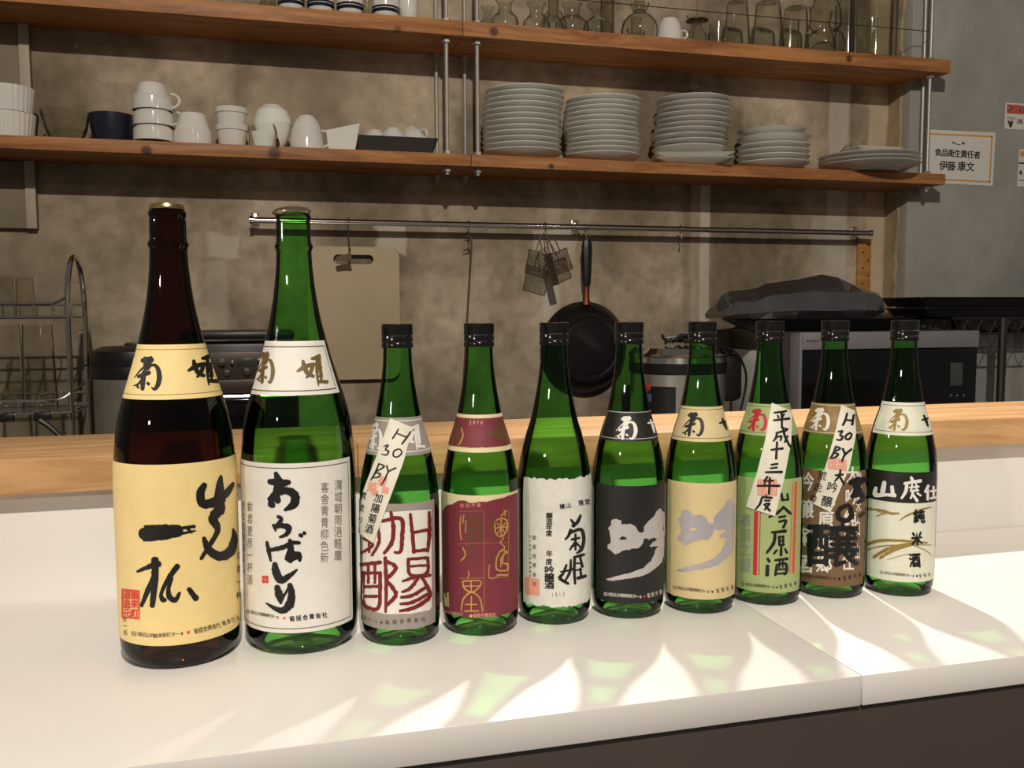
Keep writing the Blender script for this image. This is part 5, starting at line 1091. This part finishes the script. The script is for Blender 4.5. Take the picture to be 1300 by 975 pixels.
# toaster oven between the two large bottles
xo0 = -.196; Wo = .275; zo = az(300, 420, 2.24) - ZK
to = thing('toaster_oven', 'black toaster oven with silver knobs, seen between the two large bottles', 'toaster oven', (xo0, 2.24, ZK))
G().box((Wo / 2, .14, zo / 2 + .006 - .02), (Wo, .26, zo - .032), .006).build('housing', M_BLACKP, to)
G().box((Wo / 2, .15, zo - .012), (Wo - .012, .22, .02), .006).build('top_plate', M_BLACKP, to)
def zo_(py): return az(300, py, 2.235) - ZK
M_DPAN = mat('bronze_grey_panel', lin(74, 64, 56), 0.4, 0.4)
G().box((Wo / 2, .004, (zo_(447) + zo_(481)) / 2), (Wo - .006, .012, zo_(447) - zo_(481)), .002).build('control_panel', M_DPAN, to)
G().box((Wo / 2, .004, (zo_(482) + zo_(499)) / 2), (Wo - .006, .012, zo_(482) - zo_(499)), .002).build('lower_panel', M_DPAN, to)
for px, py, rr_ in ((281.5, 459.5, .0085), (295, 460, .005), (288.5, 472.5, .0075), (313.5, 471.5, .009), (329, 458, .005)):
    G().lathe([(.0001, 0), (rr_, 0), (rr_ * .9, .012), (.0001, .013)], 24, M=TR(ax(px, py, 2.235) - xo0, -.002, zo_(py)) @ RX(90)).build('knob', M_CHROME, to)
G().box((ax(312.5, 460, 2.235) - xo0, -.003, zo_(460)), (.043, .003, .018), .001).build('display', mat('dim_display', lin(60, 64, 52), .3), to)
G().tube([(.01, -.025, zo_(502)), (Wo - .01, -.025, zo_(502))], .0045, 10).box((.02, -.012, zo_(502)), (.01, .03, .008), .001).box((Wo - .02, -.012, zo_(502)), (.01, .03, .008), .001).build('door_handle', M_CHROME, to)
G().box((Wo / 2, .006, (zo_(507) + .02) / 2 + .004), (Wo - .01, .008, zo_(507) - .03), .002).build('glass_door', M_BGL, to)
# dish rack with glasses
xk = ax(99, 430, 2.25); y0, y1 = 2.15, 2.345
dr = thing('dish_rack', 'two tier chrome wire dish rack at the left edge', 'dish rack', (xk, 2.25, ZK))
def Zk(py, Y=2.15): return az(60, py, Y) - ZK
zt = az(97, 326, 2.25) - ZK
def archloop(x):
    ya, yb = y0 - 2.25, y1 - 2.25; ym = (ya + yb) / 2; r_ = (yb - ya) / 2
    return [(x, ya, 0.0)] + [(x, ya, zt - .16 + .03 * k) for k in range(2)] + [(x, ym - r_ * math.cos(math.pi * k / 16), zt - .13 + .13 * math.sin(math.pi * k / 16)) for k in range(17)] + [(x, yb, zt - .16), (x, yb, 0.0)]
G().tube(archloop(0), .006, 10).build('side_frame', M_CHROME, dr); G().tube(archloop(-.44), .006, 10).build('side_frame', M_CHROME, dr)
for nm, za, zb_ in (('upper_basket', Zk(386), Zk(403)), ('lower_basket', Zk(508), Zk(524))):
    g = G(); ya, yb = y0 - 2.25 - .004, y1 - 2.25 + .004
    g.tube([(-.44, ya, za), (-.03, ya, za), (-.012, ya, za + .008), (-.002, ya, za + .015)], .0032, 8).tube([(-.44, yb, za), (-.0, yb, za)], .003, 8)
    g.tube([(-.44, ya, zb_), (.0, ya, zb_)], .003, 8).tube([(-.44, yb, zb_), (0, yb, zb_)], .003, 8)
    for k in range(12):
        x = -.03 - k * .036; g.tube([(x, ya, za), (x, ya, zb_), (x, yb, zb_), (x, yb, za)], .0016, 6)
    for k in range(3): g.tube([(-.44, ya + .05 * (k + 1), zb_ + .001), (0, ya + .05 * (k + 1), zb_ + .001)], .0018, 6)
    g.build(nm, M_CHROME, dr)
for k, py in enumerate((357, 430, 470, 500, 527)):
    G().tube([(0, y0 - 2.25, Zk(py)), (0, y1 - 2.25, Zk(py) + .012 * (k % 2))], .0025, 6).build('cross_bar', M_CHROME, dr)
for px in (55, 8): G().box((ax(px, 527, 2.15) - xk, y0 - 2.25 - .008, Zk(528)), (.034, .014, .018), .003).build('clip_foot', M_BLACKP, dr)
for px, Y, py, ln, lab, rr_ in ((33, 2.22, 401, .085, 'clear glass upside down on the upper rack tier, right one', .020), (6, 2.22, 401, .085, 'clear glass upside down on the upper rack tier, at the photo edge', .022),
                            (52, 2.20, 522, .185, 'tall clear glass upside down on the lower rack tier, right one', .036), (12, 2.27, 522, .185, 'tall clear glass upside down on the lower rack tier, left one', .034)):
    zz = ZK + (Zk(403) if py == 401 else Zk(524)) + .004
    vessel('drinking_glass', lab, 'glass', ax(px, py, Y), Y, zz, [(rr_ * .8, 0), (rr_ * .84, .004), (rr_, ln)], M_CLEAR, 'glasses drying in the dish rack', 30, flip=ln, t=.002)
tag(G().tube([tuple(at(50, 533, 2.1)), tuple(at(62, 541, 2.1)), tuple(at(78, 555, 2.1)), tuple(at(92, 585, 2.09))], [.006, .006, .0055, .004], 8).build('utensil_handle', M_BLACKP), 'black utensil handle leaning below the dish rack', 'utensil')
# wire shelf rack with black trays on the right
YA, YZ = 2.30, 2.495; xr1 = max(ax(1166, 400, YA), xm1 + .006); xr2 = xr1 + .62; zs = az(1230, 424, YA); zs2 = az(1230, 404, YA)
wr = thing('wire_rack', 'dark wire rack at the right edge beside the microwave', 'rack', (xr1, YA, -.95))
M_DWIRE = mat('dark_bronze_wire', lin(70, 62, 58), 0.45, 0.6)
px_ = ax(1272, 450, YA) - xr1
for nm, x, y in (('post', px_, 0), ('post', px_, YZ - YA), ('post', xr2 - xr1 - .02, 0), ('post', xr2 - xr1 - .02, YZ - YA)):
    G().tube([(x, y, 0), (x, y, zs2 + .95)], .0125, 12).build(nm, M_DWIRE, wr)
g = G(); z1, z2 = zs + .95, zs2 + .95; L_x = xr2 - xr1
for y in (0, YZ - YA):
    g.tube([(0, y, z1), (L_x, y, z1)], .003, 6).tube([(0, y, z2), (L_x, y, z2)], .004, 6)
    g.tube([(L_x * k / 24, y, z1 if k % 2 else z2) for k in range(25)], .0022, 6)
for k in range(26): g.tube([(L_x * k / 25, 0, z2), (L_x * k / 25, YZ - YA, z2)], .002, 6)
g.tube([(0, 0, z2), (0, YZ - YA, z2)], .004, 6).tube([(0, 0, z1), (0, YZ - YA, z1)], .003, 6)
g.build('shelf', M_DWIRE, wr)
zz = zs2 + .005
for k, (yb, yt, a, b_) in enumerate(((402, 391, 1172, .30), (391, 379, 1165, .31))):
    h = az(1230, yt, YA) - az(1230, yb, YA); x0 = ax(a, 390, YA)
    o = G().loft([rr(b_ - .02, .085, 0, .012), rr(b_ - .004, .092, h * .8, .014), rr(b_, .097, h * .85, .014), rr(b_, .097, h, .014), rr(b_ - .012, .085, h, .012), rr(b_ - .022, .078, .004, .01)]).build('oven_tray', M_IRON, None, 30)
    o.location = (x0 + b_, YA + .085, zz + .001 + k * (h + .001)); tag(o, ('black oven tray lying on the wire rack, lower of two', 'black oven tray lying on the wire rack, upper of two')[k], 'tray', 'black oven trays')
# ------------------------------------------------------------------ notices on the pillar
def flat(name, parts, m, parent, yoff, Y):
    """printed shapes given in photo pixels on the wall plane y = Y, relative to the notice's origin"""
    g = G(); o = parent.location
    for vs, fs in parts:
        g.add([(ax(x, y, Y) - o.x, -yoff, az(x, y, Y) - o.z) for x, y in vs], fs)
    return g.build(name, m, parent, 0)
YN = YP - .001
def notice(label, quad, cat='sign', name='notice'):
    p = [at(x, y, YN) for x, y in quad]; c = sum((q for q in p), Vector()) / 4
    t = thing(name, label, cat, tuple(c)); vs = [q - c for q in p]
    g = G(); g.add([tuple(v + Vector((0, -.0012, 0))) for v in vs] + [tuple(v) for v in vs], [(0, 1, 2, 3), (7, 6, 5, 4), (0, 4, 5, 1), (1, 5, 6, 2), (2, 6, 7, 3), (3, 7, 4, 0)])
    g.build('sheet', P_WHITE, t, 0); return t
I_ORANGE = paper('orange_ink', 226, 160, 70); I_DK = paper('dark_grey_ink', 66, 62, 62)
t = notice('white paper certificate with an orange frame on the concrete pillar', [(1180.5, 164.5), (1263.5, 168.5), (1260, 236), (1178, 232)])
flat('orange_frame', K([[(1181, 170, 2), (1259, 173.6, 2)], [(1259, 173.6, 2), (1256, 231, 2)], [(1256, 231, 2), (1179, 227.2, 2)]]), I_ORANGE, t, .0014, YN)
flat('lettering', T('食品衛生責任者', [(1190.5, 193.5), (1240, 197)], 8, 9, 0.02, rot=3) + T('伊藤', [(1197.5, 210.5), (1207.5, 211.2)], 9.5, 11, 0.02, rot=3) + T('康文', [(1220.5, 211.3), (1231.5, 212)], 9.5, 11, 0.02, rot=3), I_DK, t, .0015, YN)
flat('emblem', K([[(1209, 181, 2), (1213, 182.5, 1.2)], [(1214, 183, 1), (1219, 184, 1)], [(1222, 181.5, 3), (1223, 182.5, 3)]]), I_DK, t, .0015, YN)
t = notice('small red and white sticker on the pillar above the certificate, at the photo edge', [(1276.5, 130.5), (1340, 134), (1338.5, 167), (1275, 163.5)], 'sticker', 'sticker')
flat('red_heading', poly([(1278, 132.5), (1339, 136), (1338.5, 148), (1277.5, 144)]), I_RED, t, .0014, YN)
flat('heading_lettering', T('必ず手洗い', [(1283, 138.6), (1330, 141.5)], 8, 9, 0.03, rot=3), I_WHITE, t, .0016, YN)
flat('lettering', T('消毒', [(1294, 154.5), (1303, 155)], 7, 6, 0.02, rot=3), I_RED, t, .0015, YN)
flat('small_lettering', T('手指の', [(1280, 150), (1288, 150.5)], 4, 3.6, rot=3) + K([[(1280, 154, 3), (1282, 160, 2)], [(1284, 155, 4), (1282.5, 161, 3)]]), I_DIM, t, .0015, YN)
t = notice('small notice at the right photo edge, right of the certificate', [(1294, 189.5), (1345, 192), (1342, 239), (1291, 236.5)])
flat('orange_block', poly([(1295, 192), (1344, 194.4), (1343.5, 201), (1294.5, 198.6)]), I_ORANGE, t, .0014, YN)
flat('lettering', T('a', [(1295.5, 219)], 7, 9, 0.04) + K([[(1293.5, 207, 2), (1340, 209.5, 2)], [(1292.5, 229, 1), (1338, 231.5, 1)]]), I_DK, t, .0015, YN)
